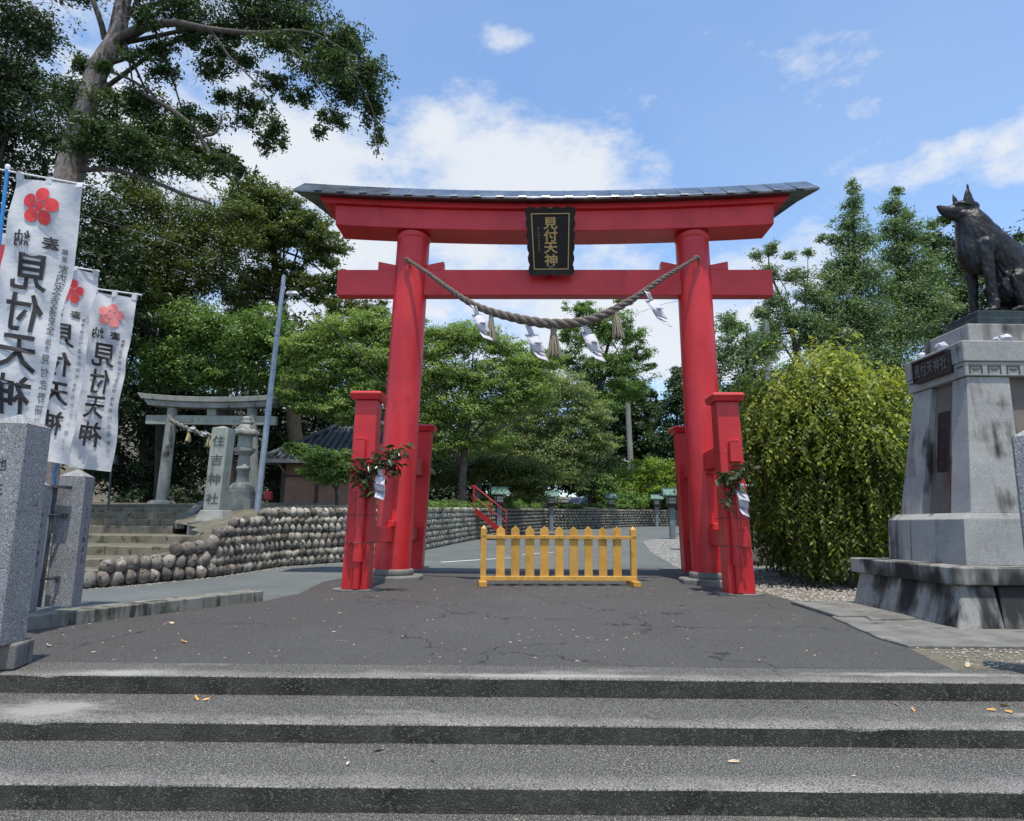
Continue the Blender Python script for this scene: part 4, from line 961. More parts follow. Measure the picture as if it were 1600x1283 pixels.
# ================================================================== BANNERS
def banner(name_lab, TL, TR, BL, BR, Y, seed, bar, bloss, small, has_pole=None, cat='banner'):
    P = [at(*q[:2], Y + (q[2] if len(q) > 2 else 0)) for q in (TL, TR, BL, BR)]
    root = thing('banner', P[0], name_lab, cat, 'white nobori banners at the left')
    W_ = (P[1] - P[0]).length; Hh = (P[2] - P[0]).length
    def S(u, v, l=0):       # u,v in 0..1, seen from this (reverse) side
        p = P[0].lerp(P[1], u).lerp(P[2].lerp(P[3], u), v)
        wv = .030 * math.sin(u * 5.5 + v * 4 + seed) * (.3 + v) + .022 * math.sin(v * 11 + u * 3 + seed * 2) + .012 * math.sin(v * 26 - u * 9 + seed) + .02 * mnoise.noise((u * 4, v * 9, seed))
        e = .012 * math.sin(v * 17 + seed * 3) * u
        return p + Vector((e, wv - l, 0))
    nu, nv = 30, 100; G = [S(i / nu, j / nv) for j in range(nv + 1) for i in range(nu + 1)]
    mb = MB(); mb.add(G, [(j * (nu + 1) + i, j * (nu + 1) + i + 1, (j + 1) * (nu + 1) + i + 1, (j + 1) * (nu + 1) + i) for j in range(nv) for i in range(nu)], 0, True)
    part('cloth', mb, MAT['cloth'], root)
    b0, b1 = at(*bar[0], Y), at(*bar[1], Y)
    mb = MB(); mb.tube([b0, b1], .011, 8); part('crossbar', mb, MAT['white_plastic'], root)
    for u in (.06, .5, .95):
        c = S(u, 0); d = b0.lerp(b1, min(1, max(0, (c.x - b0.x) / (b1.x - b0.x))))
        lp = MB(); w_ = .035; lp.add([c + Vector((-w_, -.01, -.03)), c + Vector((w_, -.01, -.03)), d + Vector((w_, -.015, .014)), d + Vector((-w_, -.015, .014)), c + Vector((-w_, .02, -.03)), c + Vector((w_, .02, -.03)), d + Vector((w_, .018, .014)), d + Vector((-w_, .018, .014))], [(0, 1, 2, 3), (4, 5, 6, 7), (3, 2, 6, 7)])
        part('loop', lp, MAT['cloth'], root)
    sf = lambda a, b, l: S(.5 + a / W_, b / Hh, l * 2.2)
    # five-petal plum blossom print
    bl = MB(); cu, cv, r_ = bloss[1] * W_, bloss[2] * Hh, W_ * .102
    def disc(u, v, r1):
        vs = [sf(u, v, .008)] + [sf(u + r1 * math.cos(6.28318 * k / 20), v + r1 * math.sin(6.28318 * k / 20), .008) for k in range(20)]
        bl.add(vs, [(0, k + 1, (k + 1) % 20 + 1) for k in range(20)])
    disc(cu, cv, r_ * .72)
    for k in range(5): a = 6.28318 * k / 5 - 1.45; disc(cu + 1.78 * r_ * math.cos(a), cv + 1.72 * r_ * math.sin(a), r_)
    part('blossom_print', bl, MAT[bloss[0]], root)
    t = TB(); h = Hh
    write(t, '奉', sf, .16 * W_, .245 * h, .25 * W_, 1, .02, True); write(t, '納', sf, -.22 * W_, .235 * h, .25 * W_, 1, .02, True)
    write(t, '見付天神', sf, -.05 * W_, .357 * h, .56 * W_, .98, .018, True, pitch=.150 * h)
    part('lettering', t, MAT['ink'], root)
    t = TB(); write(t, '願意', sf, .36 * W_, .262 * h, .085 * W_, 1, .008, True, pitch=.024 * h); write(t, '施主', sf, .36 * W_, .60 * h, .085 * W_, 1, .008, True, pitch=.026 * h); part('small_lettering', t, MAT['ink'], root)
    t = TB(); write(t, small[0], sf, .36 * W_, .325 * h, .10 * W_ * small[2], 1, .01, True, pitch=.033 * h); write(t, small[1], sf, .36 * W_, .665 * h, .10 * W_ * small[2], 1, .01, True, pitch=.045 * h); part('faded_lettering', t, MAT[small[3]], root)
    if has_pole:
        mb = MB(); mb.tube([at(*q, Y) if len(q) == 2 else Vector(q) for q in has_pole], .019, 10); part('pole', mb, MAT['blue'], root)
        cp = at(*has_pole[0], Y); c = MB(); c.lathe(cp, [(.022, -.03), (.028, .0), (.024, .03), (.01, .04)], 10); part('pole_cap', c, MAT['white_plastic'], root)
    return root
banner('foremost and largest white banner, red blossom and mirrored black characters', (23, 277), (132, 292), (-42, 694), (62, 712), 7.2, 1.0, ((-6, 264), (139, 290)), ('blossom', -.04, .105), ('家内安全交通安全', '見付武野研治', 1.35, 'grey_ink'), ((12, 262), (-36, 690), (-5.3, 7.2, .1)))
banner('middle white banner between the largest one and the pale-blossom one', (84, 414), (151, 427), (34, 714), (112, 727), 8.9, 2.3, ((70, 411), (156, 424)), ('blossom', -.02, .12), ('商売繁盛家内安全', '見付市川咲子', .95, 'faded_ink'), ((72, 410), (40, 640), (-6.3, 8.9, .1)))
banner('white banner with a faded pink blossom, rightmost of the row', (145, 455), (214, 467), (104, 730), (172, 737), 9.6, 4.1, ((140, 450), (222, 461)), ('blossom_pale', .0, .125), ('身体健全学業成就', '見付高橋智子', .95, 'faded_ink'), ((138, 448), (110, 660), (84, 740), (-6.05, 9.6, .15)))
banner('white banner mostly cut off by the left edge of the photo', (-88, 356), (22, 366), (-140, 740), (-30, 752), 8.2, 5.2, ((-95, 350), (28, 360)), ('blossom', .36, .13), ('家内安全交通安全', '見付山下和子', 1.0, 'grey_ink'), ((-92, 348), (-130, 700), (-8.2, 8.2, .1)))

# ================================================================== COBBLE WALL, STONE STEPS, TERRACE
WALL = [(-7.72, 12.85), (-7.16, 14.14), (-6.52, 15.24), (-5.91, 17.78), (-4.67, 19.28), (-4.05, 21.2)]
WALL2 = [(-4.05, 21.2), (-3.09, 24.58), (-1.56, 32.78), (2.32, 44.8), (5.91, 48.68), (9.98, 54.02), (13.97, 56.76), (30, 61)]
def walk(poly, step, start=0.0):
    """points every step along a polyline with direction"""
    acc = start; out = []; base = 0
    for a, b in zip(poly[:-1], poly[1:]):
        a = Vector(a); b = Vector(b); L = (b - a).length
        while acc <= base + L: out.append((a.lerp(b, (acc - base) / L), (b - a).normalized(), acc)); acc += step
        base += L
    return out
def stone_meshes(kind, n, mat, subdiv=2):
    out = []
    for k in range(n):
        bm = bmesh.new(); bmesh.ops.create_icosphere(bm, subdivisions=subdiv, radius=.5)
        sd_ = rnd.uniform(0, 100)
        for v in bm.verts:
            d = 1 + (.16 if kind == 'egg' else .22) * mnoise.noise(v.co * 1.9 + Vector((sd_, 0, 0))) + .05 * mnoise.noise(v.co * 6 + Vector((sd_, 3, 0)))
            v.co *= d
            if kind == 'egg': v.co.x *= 1 - .18 * v.co.z; v.co.y *= .85
            if kind == 'split':      # squarish: push towards a box
                m = max(abs(c) for c in v.co); v.co = v.co.lerp(v.co * (.44 / max(m, .2)), .72)
        me = bpy.data.meshes.new('stone'); bm.to_mesh(me); bm.free(); me.materials.append(mat)
        for p in me.polygons: p.use_smooth = kind != 'split'
        out.append(me)
    return out
def wall_top(s):     # height of the cobble wall above its own base, by distance along it
    K = [(0, .22), (.35, .34), (.9, .52), (2.2, .62), (2.72, .68), (2.76, 1.0), (4.0, 1.22), (5.3, 1.42), (6.2, 1.5), (9.5, 1.5)]
    for (a, va), (b, vb) in zip(K[:-1], K[1:]):
        if s <= b: return va + (vb - va) * max(0, (s - a) / (b - a))
    return K[-1][1]
def build_cobbles():
    root = thing('cobble_wall', (WALL[0][0], WALL[0][1], 0), 'retaining wall of rounded river cobbles in rows beside the stone steps', 'stone wall')
    # backing
    mb = MB()
    for (p, d, s), (q, e, s2) in zip(walk(WALL, .25)[:-1], walk(WALL, .25)[1:]):
        n = Vector((d.y, -d.x)); m = Vector((e.y, -e.x)); a0 = p - n * .10; b0 = q - m * .10; a1 = p - n * .6; b1 = q - m * .6; z0 = H(p.y) - .1; z1 = H(p.y) + wall_top(s) - .05; z2 = H(q.y) + wall_top(s2) - .05
        mb.hexa([(a0.x, a0.y, z0), (b0.x, b0.y, z0), (b1.x, b1.y, z0), (a1.x, a1.y, z0)], [(a0.x, a0.y, z1), (b0.x, b0.y, z2), (b1.x, b1.y, z2), (a1.x, a1.y, z1)])
    part('backing', mb, MAT['mortar'], root)
    eggs = stone_meshes('egg', 7, MAT['cobble']); pale = stone_meshes('egg', 7, MAT['cobble_pale'])
    c0 = offset_of(root); cnt = 0
    rows = 8
    for r_ in range(rows):
        step = .208; off = (.5 * (r_ % 2)) * step
        s_ = off
        pts = walk(WALL, .01)
        while s_ < 9.3:
            big = 1.3 if s_ < 2.7 else 1.0
            h = .208 * (1.2 if s_ < 2.7 else 1.0)
            zc = r_ * h + h * .52
            wt = wall_top(s_)
            if zc < wt + .05:
                p, d, _ = pts[min(len(pts) - 1, int(s_ / .01))]
                n = Vector((d.y, -d.x)); w_ = step * big * rnd.uniform(.86, 1.12); hh = h * rnd.uniform(1.12, 1.32)
                P = Vector((p.x - n.x * (.05 + zc * .08), p.y - n.y * (.05 + zc * .08), H(p.y) + zc + rnd.uniform(-.015, .015)))
                th = math.atan2(d.y, d.x)
                me = rnd.choice(pale if (s_ > 4.2 and rnd.random() < .75) or rnd.random() < .12 else eggs)
                o = link('stone', me, root, P - c0); o.scale = (w_ * 1.10, .34, hh * 1.12)
                o.rotation_euler = Matrix.Rotation(th, 4, 'Z').to_euler(); lean = rnd.gauss(.3 if r_ % 2 else -.3, .22)
                o.rotation_euler = (Matrix.Rotation(th, 4, 'Z') @ Matrix.Rotation(lean, 4, 'Y')).to_euler(); cnt += 1
            s_ += step * big * rnd.uniform(.92, 1.04)
    return cnt
build_cobbles()

def build_road_wall():
    root = thing('rubble_wall', (WALL2[0][0], WALL2[0][1], H(21)), 'long wall of stacked split stones curving along the road behind the gate', 'stone wall')
    c0 = offset_of(root)
    def ht(s): return 1.52 - .006 * s
    mb = MB(); W2 = walk(WALL2, .5)
    for (p, d, s), (q, e, s2) in zip(W2[:-1], W2[1:]):
        n = Vector((d.y, -d.x)); m = Vector((e.y, -e.x)); a0 = p - n * .14; b0 = q - m * .14; a1 = p - n * .7; b1 = q - m * .7; z0 = H(p.y) - .2
        mb.hexa([(a0.x, a0.y, z0), (b0.x, b0.y, z0), (b1.x, b1.y, z0), (a1.x, a1.y, z0)], [(a0.x, a0.y, H(p.y) + ht(s)), (b0.x, b0.y, H(q.y) + ht(s2)), (b1.x, b1.y, H(q.y) + ht(s2)), (a1.x, a1.y, H(p.y) + ht(s))])
    part('backing', mb, MAT['mortar'], root)
    var = stone_meshes('split', 8, MAT['rubble']); raw = stone_meshes('split', 5, MAT['rubble'], 1)
    pts = walk(WALL2, .01); far = MB(); n_parts = 0; total = pts[-1][2]
    rawd = [([tuple(v.co) for v in m.vertices], [tuple(p.vertices) for p in m.polygons]) for m in raw]
    for r_ in range(7):
        s_ = rnd.uniform(0, .3)
        while s_ < total - .4:
            w_ = rnd.uniform(.28, .42); p, d, _ = pts[int(s_ / .01)]; n = Vector((d.y, -d.x)); hh = ht(s_) / 7
            th = math.atan2(d.y, d.x); P = Vector((p.x - n.x * .09, p.y - n.y * .09, H(p.y) + (r_ + .5) * hh))
            M = Matrix.Rotation(th, 4, 'Z') @ Matrix.Rotation(rnd.gauss(.18 * (1 if r_ % 2 else -1), .08), 4, 'Y')
            if s_ < 12.2 and n_parts < 280:
                o = link('stone', rnd.choice(var), root, P - c0); o.scale = (w_ * 1.08, .34, hh * 1.12); o.rotation_euler = M.to_euler(); n_parts += 1
            else:
                vs, fs = rnd.choice(rawd); T = Matrix.Translation(P) @ M @ Matrix.Diagonal((w_ * 1.08, .34, hh * 1.12, 1)); far.add([T @ Vector(v) for v in vs], fs)
            s_ += w_
    o = part('stone_courses', far, MAT['rubble'], root); o['kind'] = 'stuff'
build_road_wall()

def build_stone_steps():
    root = thing('stone_steps', (-10, 12.5, 0), 'broad flight of worn earthy stone steps climbing to the grey torii', 'steps')
    L = [(12.5, .15, 13.0), (13.0, .31, 13.9), (13.9, .46, 15.6), (15.6, .66, 17.9), (17.9, .86, 21.4), (21.2, 1.08, 21.9), (21.75, 1.30, 22.4), (22.25, 1.51, 22.9), (22.8, 1.70, 23.4)]
    def xr(y):
        if y < 13.8: return -7.75 + (y - 12.9) * .45
        if y < 15.4: return -7.2 + (y - 14.14) * .58
        if y < 17: return -6.75
        if y < 18.5: return -8.05
        return -10.35
    for k, (y0, z, y1) in enumerate(L):
        s = MB(); R_ = xr(y0 + .05) - .05; x = -19.0
        while x < R_ - .05:
            w_ = min(rnd.uniform(1.5, 2.4), R_ - x)
            if R_ - (x + w_) < .5: w_ = R_ - x
            b = MB(); j = rnd.uniform(-.012, .012); zz = z + rnd.uniform(-.008, .008)
            b.box(x + .004, x + w_ - .004, y0 + j, y0 + .36, z - .30, zz); part('step_stone', b, MAT['step_stone'], root, .02, 2); x += w_
        t = MB(); t.box(-19, R_, y0 + .36, y1 + .3, z - .3, z - .006); part('tread', t, MAT['soil'], root)
    sb = MB(); a = at(284, 814, 21.2); b = at(306, 788, 22.9)
    sb.hexa([(a.x - .1, 21.0, 1.0), (a.x + .2, 21.0, 1.0), (b.x + .25, 23.2, 1.6), (b.x - .05, 23.2, 1.6)], [(a.x - .1, 21.0, 1.24), (a.x + .2, 21.0, 1.24), (b.x + .25, 23.2, 1.92), (b.x - .05, 23.2, 1.92)]); part('side_slab', sb, MAT['concrete'], root, .015)
    c = MB(); q0, q1 = at(313, 847, 17.0), at(334, 827, 17.0); c.box(q0.x, q1.x + .05, 17.0, 17.6, .5, q1.z); part('corner_block', c, MAT['old_stone'], root, .02)
build_stone_steps()

def build_terrace():
    A = [(-6.95, 15.35, .95), (-6.75, 16.1, 1.1), (-6.45, 17.2, 1.3), (-6.3, 18.0, 1.42), (-5.0, 19.5, 1.60), (-4.4, 21.2, 1.68), (-3.45, 24.6, 1.80), (-1.95, 32.9, 2.0), (1.95, 45.1, 2.28), (5.55, 49.1, 2.38), (9.65, 54.4, 2.5), (13.7, 57.3, 2.6), (29.8, 61.6, 2.8)]
    B = [(-6.95, 15.7, .95), (-7.9, 17.0, 1.02), (-8.3, 18.2, 1.08), (-10.2, 20.8, 1.2), (-10.0, 22.9, 1.72), (-10.0, 23.2, 1.74), (-10.0, 27.0, 1.95), (-9.5, 36, 2.2), (-6, 50, 2.5), (0, 62, 3.2), (6, 70, 3.6), (14, 80, 4.0), (30, 90, 4.5)]
    C = [(-60, 23.2, 1.72), (-60, 24, 1.75), (-60, 27, 1.95), (-60, 36, 2.3), (-60, 50, 3.5), (-60, 70, 5), (-30, 90, 6), (-5, 110, 6), (30, 120, 6)]
    m = MB(); n = 6
    for i in range(len(A) - 1):
        for k in range(n):
            f = lambda P, Q, t: Vector(P).lerp(Vector(Q), t)
            m.add([f(A[i], B[i], k / n), f(A[i + 1], B[i + 1], k / n), f(A[i + 1], B[i + 1], (k + 1) / n), f(A[i], B[i], (k + 1) / n)], [(0, 1, 2, 3)], 0)
    for i in range(len(C) - 1):
        b0, b1 = B[i + 4], B[i + 5]
        for k in range(4):
            f = lambda P, Q, t: Vector(P).lerp(Vector(Q), t)
            m.add([f(b0, C[i], k / 4), f(b1, C[i + 1], k / 4), f(b1, C[i + 1], (k + 1) / 4), f(b0, C[i], (k + 1) / 4)], [(0, 1, 2, 3)], 0)
    o = struct('terrace', m, MAT['soil'])
    # wooded rise behind, raised as a dark backdrop for the shade among the trees
    h = MB(); xs = [-90 + 6 * i for i in range(14)]; ys = [38, 44, 52, 62, 75, 95]; zs = [1.5, 6.0, 9.5, 12, 14, 15]
    G = []
    for j, y in enumerate(ys):
        for x in xs:
            k = max(0, min(1, (-11 - x) / 9)); G.append((x, y, 1.4 + (zs[j] - 1.4) * (.15 + .85 * k) + .6 * mnoise.noise((x * .1, y * .1, 0))))
    n = len(xs); h.add(G, [(j * n + i, j * n + i + 1, (j + 1) * n + i + 1, (j + 1) * n + i) for j in range(len(ys) - 1) for i in range(n - 1)], 0, True); struct('hillside', h, MAT['mortar'])
build_terrace()

def build_block_wall():
    root = thing('block_wall', (6.4, 19.1, 0), 'low wall of large rough granite blocks between the gate and the weeping bush', 'stone wall')
    a = Vector((5.6, 19.35)); b = Vector((15.5, 18.4)); d = (b - a).normalized(); L = (b - a).length; nrm = Vector((d.y, -d.x)); th = math.atan2(d.y, d.x)
    bk = MB(); q = [a - nrm * .12, b - nrm * .12, b - nrm * .6, a - nrm * .6]; bk.prism([(p.x, p.y) for p in q], 0, 1.62); part('backing', bk, MAT['mortar'], root)
    for r_ in range(3):
        u = -.3 * (r_ % 2)
        while u < L:
            w_ = rnd.uniform(.75, .98); bm = bmesh.new(); bmesh.ops.create_grid(bm, x_segments=5, y_segments=5, size=.5)
            for v in bm.verts:
                x, y = v.co.x, v.co.y; e = min(.5 - abs(x), .5 - abs(y)) * 2
                v.co = (x * (w_ - .03), -(min(1, e * 3) * .055 + (.03 * mnoise.noise((x * 3 + u, y * 3 + r_ * 5, 1)) if e > 0 else 0)), y * .505)
            me = bpy.data.meshes.new('block'); bm.to_mesh(me); bm.free(); me.materials.append(MAT['block'])
            for p in me.polygons: p.use_smooth = False
            c = a + d * (u + w_ / 2) - nrm * .10; o = link('block', me, root, Vector((c.x, c.y, .16 + r_ * .53 + .265)) - offset_of(root), (0, 0, th)); u += w_
    cp = MB(); q = [a + nrm * .04 - d * .3, b + nrm * .04, b - nrm * .65, a - nrm * .65 - d * .3]; cp.prism([(p.x, p.y) for p in q], 1.625, 1.78); part('coping', cp, MAT['concrete'], root, .02)
    fo = MB(); q = [a + nrm * .25, b + nrm * .25, b, a]; fo.prism([(p.x, p.y) for p in q], -.02, .15); part('footing', fo, MAT['concrete'], root, .02)
    g = thing('guard_rail', (6, 19.6, 1.78), 'white two-bar guard rail on the granite block wall behind the weeping bush', 'guard rail')
    for z in (2.05, 2.38):
        m = MB(); m.tube([(5.9, 19.55, z), (15.5, 18.6, z)], .03, 8); part('rail', m, MAT['white_plastic'], g)
    for k in range(6):
        x = 6.2 + 1.8 * k; m = MB(); m.tube([(x, 19.55 - (x - 5.9) * .099, 1.78), (x, 19.55 - (x - 5.9) * .099, 2.42)], .035, 8); part('post', m, MAT['white_plastic'], g)
build_block_wall()

# ================================================================== GREY STONE TORII
def build_stone_torii():
    Y = 26.0; zg = 1.92
    l = at(253, 781, Y); r_ = at(396, 781, Y); lt = at(270, 640, Y); rt = at(394, 640, Y)
    root = thing('stone_torii', ((l.x + r_.x) / 2, Y, zg), 'weathered grey stone torii standing at the top of the earthy steps', 'torii gate')
    for b, t in ((l, lt), (r_, rt)):
        m = MB(); m.tube([Vector((b.x, Y, zg - .05)), Vector((t.x, Y, t.z + .05))], [.225, .19], 24); part('pillar', m, MAT['old_stone'], root)
        m = MB(); m.lathe((b.x, Y, zg - .1), [(.5, 0), (.48, .14), (.34, .2)], 12); part('base_stone', m, MAT['old_stone'], root)
    cx = (at(221, 620, Y).x + at(446, 624, Y).x) / 2; hw = (at(446, 620, Y).x - at(221, 620, Y).x) / 2
    z0 = at(333, 637, Y - .3).z; z1 = at(333, 622.5, Y - .3).z
    def bm_(x0, x1, za, zb, y, sl):
        m = MB(); rings = []
        for i in range(21):
            t = i / 20; xb = x0 + sl + (x1 - x0 - 2 * sl) * t; xt = x0 + (x1 - x0) * t; c = lambda x: .14 * abs((x - cx) / hw) ** 2.2
            rings.append([(xb, Y - y, za + c(xb)), (xb, Y + y, za + c(xb)), (xt, Y + y, zb + c(xt)), (xt, Y - y, zb + c(xt))])
        return m.sweep(rings)
    part('second_beam', bm_(cx - hw * .92, cx + hw * .90, z0, (z0 + z1) / 2 + .04, .25, .18), MAT['old_stone'], root, .01)
    part('top_beam', bm_(cx - hw, cx + hw, (z0 + z1) / 2 + .043, z1 + .06, .33, .16), MAT['old_stone'], root, .01)
    n0, n1 = at(229, 663, Y), at(433, 649, Y)
    m = MB(); m.box(n0.x, n1.x, Y - .11, Y + .11, at(330, 664, Y).z, at(330, 650, Y).z); part('lower_beam', m, MAT['sign_stone'], root, .01)
    s0, s1 = at(325, 650, Y), at(340, 637, Y); m = MB(); m.box(s0.x, s1.x, Y - .12, Y + .12, s0.z + .0, z0 + .02); part('centre_strut', m, MAT['old_stone'], root, .01)
    tm = TB(); sf = lambda a, b, l_: Vector((l.x + .12 + a + (lt.x - l.x) * (2.2 - b) / 4, Y - .225 - l_, zg + 2.2 - b)); write(tm, '中泉', sf, 0, .1, .24, .9, .02); part('lettering', tm, MAT['ink'], root)
    # its rope
    ctr = [at(266, 656, Y - .3), at(290, 668, Y - .35), at(318, 678, Y - .35), at(350, 680, Y - .35), at(378, 672, Y - .35), at(394, 660, Y - .3)]
    rp = thing('thin_sacred_rope', ctr[2], 'pale twisted straw rope with straw tassels hung on the grey stone torii', 'sacred rope')
    P = catmull(ctr, 12)
    for s in range(2):
        q = [p + .05 * Vector((0, math.cos(i * .9 + s * 3.14), math.sin(i * .9 + s * 3.14))) for i, p in enumerate(P)]; m = MB(); m.tube(q, .05, 6); part('strand', m, MAT['grey_timber'], rp)
    for px, py in ((295, 674), (327, 682), (360, 682)): tassel(rp, at(px, py, Y - .35), .40, .13, MAT['straw_yellow'], n=45)
    for px, py in ((303, 668), (322, 676)):
        shide(rp, at(px, py - 3, Y - .45), at(px - 6, py + 5, Y - .5), .2, MAT['paper'])
build_stone_torii()

def build_sign_stone():
    Y = 19.6; root = thing('stone_sign', at(331, 800, Y), 'leaning square stone pillar carved with four large characters beside the earthy steps', 'stone sign')
    bl, br, tl, tr = at(316.5, 797, Y), at(342, 797, Y), at(331.5, 668.5, Y), at(357, 668.5, Y)
    s = .42
    m = MB(); m.hexa([bl, br, br + Vector((.05, s, 0)), bl + Vector((.05, s, 0))], [tl, tr, tr + Vector((.05, s, 0)), tl + Vector((.05, s, 0))]); ap = (tl + tr) / 2 + Vector((0, s / 2, .08))
    c = [tl, tr, tr + Vector((.05, s, 0)), tl + Vector((.05, s, 0))]; m.add(c + [ap], [(0, 1, 4), (1, 2, 4), (2, 3, 4), (3, 0, 4)]); part('shaft', m, MAT['sign_stone'], root, .01)
    W_ = (br - bl).length; Hh = (tl - bl).length
    def sf(u, v, l): a = tl.lerp(tr, .5 + u / W_); b = bl.lerp(br, .5 + u / W_); return a.lerp(b, v / Hh) + Vector((0, -l - .004, 0))
    t = TB(); write(t, '住吉神社', sf, 0, .16 * Hh, .33, 1.12, .012, pitch=.235 * Hh); part('lettering', t, MAT['carved'], root)
    p0, p1 = at(305, 815, Y - .2), at(348, 799, Y - .2); m = MB(); m.taper(p0.x - .02, p1.x + .05, Y - .25, Y + .75, p0.z, p0.x + .08, p1.x - .06, Y - .15, Y + .65, bl.z + .0); part('base_stone', m, MAT['old_stone'], root, .02)
    m = MB(); q0, q1 = at(293, 826, Y - .5), at(352, 815, Y - .5); m.box(q0.x, q1.x, Y - .55, Y + 1.0, .7, p0.z - .002); part('plinth', m, MAT['concrete'], root, .02)
build_sign_stone()

def build_stone_lantern():
    Y = 21.8; c = at(376, 789, Y); u = mpp(Y) / 3.772
    root = thing('stone_lantern', c, 'tall mossy stone lantern standing behind the carved stone sign', 'stone lantern')
    zc = lambda zy: (865 - zy) * u
    lx = lambda zy: .0 + (690 - 655) * u * (865 - zy) / 520 * 0
    def ring(name, prof, n=24, rot=0, sm=True, mat='old_stone'):
        m = MB(); m.lathe(c, [(r_ * u, zc(z)) for r_, z in prof], n, 0, sm, rot); return part(name, m, MAT[mat], root, 0 if sm else .01)
    m = MB(); w_ = 92 * u; m.box(c.x - w_, c.x + w_, c.y - w_, c.y + w_, c.z - .3, c.z + zc(832)); w_ = 80 * u; m.box(c.x - w_, c.x + w_, c.y - w_, c.y + w_, c.z + zc(832), c.z + zc(782)); part('base_stone', m, MAT['old_stone'], root, .015)
    ring('lotus_foot', [(72, 782), (74, 765), (60, 745), (44, 735)])
    ring('shaft', [(36, 735), (34, 665), (40, 660), (42, 650), (40, 640), (34, 636), (33, 575)])
    ring('platform', [(34, 575), (46, 562), (62, 548), (62, 530), (50, 525)], 6, .5, False)
    fb = ring('firebox', [(45, 525), (43, 457)], 6, .5, False, 'sign_stone')
    for a in (-.0, 1, -1):
        ang = -math.pi / 2 + a * math.pi / 3; px, py = c.x + math.cos(ang) * 38.5 * u, c.y + math.sin(ang) * 38.5 * u
        m = MB(); m.box(-.035, .035, -.012, .012, -.12, .12); me = m.mesh('window', MAT['black']); o = link('window', me, fb, Vector((px, py, c.z + zc(490))) - offset_of(fb), (0, 0, ang + math.pi / 2))
    # hexagonal umbrella roof with upturned corners
    m = MB(); rings = []
    for r_, z, up in ((50, 457, 0), (84, 450, 6), (84, 436, 10), (62, 415, 4), (40, 392, 0), (26, 384, 0)):
        rings.append([(c.x + r_ * u * math.cos(math.pi * k / 6) * (1 if k % 2 else .90), c.y + r_ * u * math.sin(math.pi * k / 6) * (1 if k % 2 else .90), c.z + zc(z) + (up * u if k % 2 else 0)) for k in range(12)])
    m.sweep(rings, 0, False); part('roof', m, MAT['old_stone'], root, .01)
    ring('finial', [(24, 384), (30, 378), (30, 366), (20, 360), (28, 350), (24, 340), (6, 332)])
build_stone_lantern()

# ================================================================== POLES AND WIRES
def build_poles():
    a, b = at(402, 791, 20.5), at(443.5, 432, 20.5)
    root = thing('lamp_pole', a, 'slender pale blue-grey lamp pole beside the stone lantern', 'lamp post')
    m = MB(); m.tube([a - Vector((0, 0, .3)), a.lerp(b, .5), b], [.095, .085, .065], 14); part('pole', m, MAT['pole'], root)
    for t in (.40, .73): m = MB(); p = a.lerp(b, t); m.tube([p, p + Vector((0, 0, .06))], .10, 14); part('joint_band', m, MAT['pole'], root)
    q0, q1 = at(443, 474, 20.5), at(461, 459, 20.2); ar = MB(); ar.tube([q0, q1], .025, 8); part('arm', ar, MAT['pole'], root)
    h = MB(); h.taper(q1.x - .28, q1.x + .1, q1.y - .1, q1.y + .1, q1.z - .03, q1.x - .22, q1.x + .06, q1.y - .07, q1.y + .07, q1.z + .07); part('lamp_head', h, MAT['white_plastic'], root, .02)
    m = MB(); m.tube([b, b + Vector((0, 0, .06))], [.07, .02], 12); part('cap', m, MAT['pole'], root)
    w1 = catmull([at(461, 459, 20.2), at(526, 519, 19.0), at(574, 572, 18.0), at(640, 655, 17.5)], 8); m = MB(); m.tube(w1, .012, 5)
    tag(part('cable', m, MAT['rubber']), 'black cable running down from the lamp pole behind the gate', 'cable')
    w2 = catmull([at(125, 335, 17), at(300, 390, 17.5), at(420, 452, 20), at(443, 440, 20.5)], 8); m = MB(); m.tube(w2, .008, 5); tag(part('wire', m, MAT['iron']), 'thin wire crossing the dark trees towards the lamp pole', 'wire')
    # concrete utility poles
    a = at(987, 752, 60); b = at(975, 520, 60); r_ = thing('utility_pole', Vector((a.x, 60, 2.5)), 'concrete utility pole beyond the fence with its top in the tree', 'utility pole')
    m = MB(); m.tube([Vector((a.x + .05, 60, 2.4)), a, b], [.29, .27, .19], 16); part('pole', m, MAT['concrete_pole'], r_)
    c = at(983, 722, 59.6); m = MB(); m.tube([c, c + Vector((-.5, -.3, .1))], .04, 6); m.box(c.x - .75, c.x - .4, c.y - .45, c.y - .2, c.z + .05, c.z + .25); part('lamp', m, MAT['white_plastic'], r_)
    for z in (556, 566): 
        q = at(977, z, 60); m = MB(); m.box(q.x - .9, q.x + .9, 59.7, 59.85, q.z - .06, q.z + .06); part('crossarm', m, MAT['iron'], r_)
    a = at(1197, 700, 33); b = at(1197.5, 455, 33); r_ = thing('utility_pole', Vector((a.x, 33, .5)), 'grey utility pole rising through the thin trees right of the gate', 'utility pole')
    m = MB(); m.tube([Vector((a.x, 33, .3)), b], [.17, .12], 14); part('pole', m, MAT['concrete_pole'], r_)
    w = catmull([at(977, 500, 60), at(1000, 488, 50), at(1060, 470, 42), at(1197, 455, 33)], 8); m = MB(); m.tube(w, .014, 4); tag(part('power_line', m, MAT['iron']), 'thin power line between the two concrete utility poles', 'wire')
    # small stake with a box behind the banners
    a = at(170, 787, 22.5); b = at(174.5, 722, 22.5); r_ = thing('garden_light', a, 'thin dark stake with small lamp box at the top of the earthy steps', 'garden light')
    m = MB(); m.tube([a - Vector((0, 0, .2)), b], .035, 8); part('stake', m, MAT['iron'], r_); m = MB(); m.box(b.x - .02, b.x + .16, b.y - .08, b.y + .08, b.z - .05, b.z + .22); part('lamp_box', m, MAT['iron'], r_, .01)
build_poles()

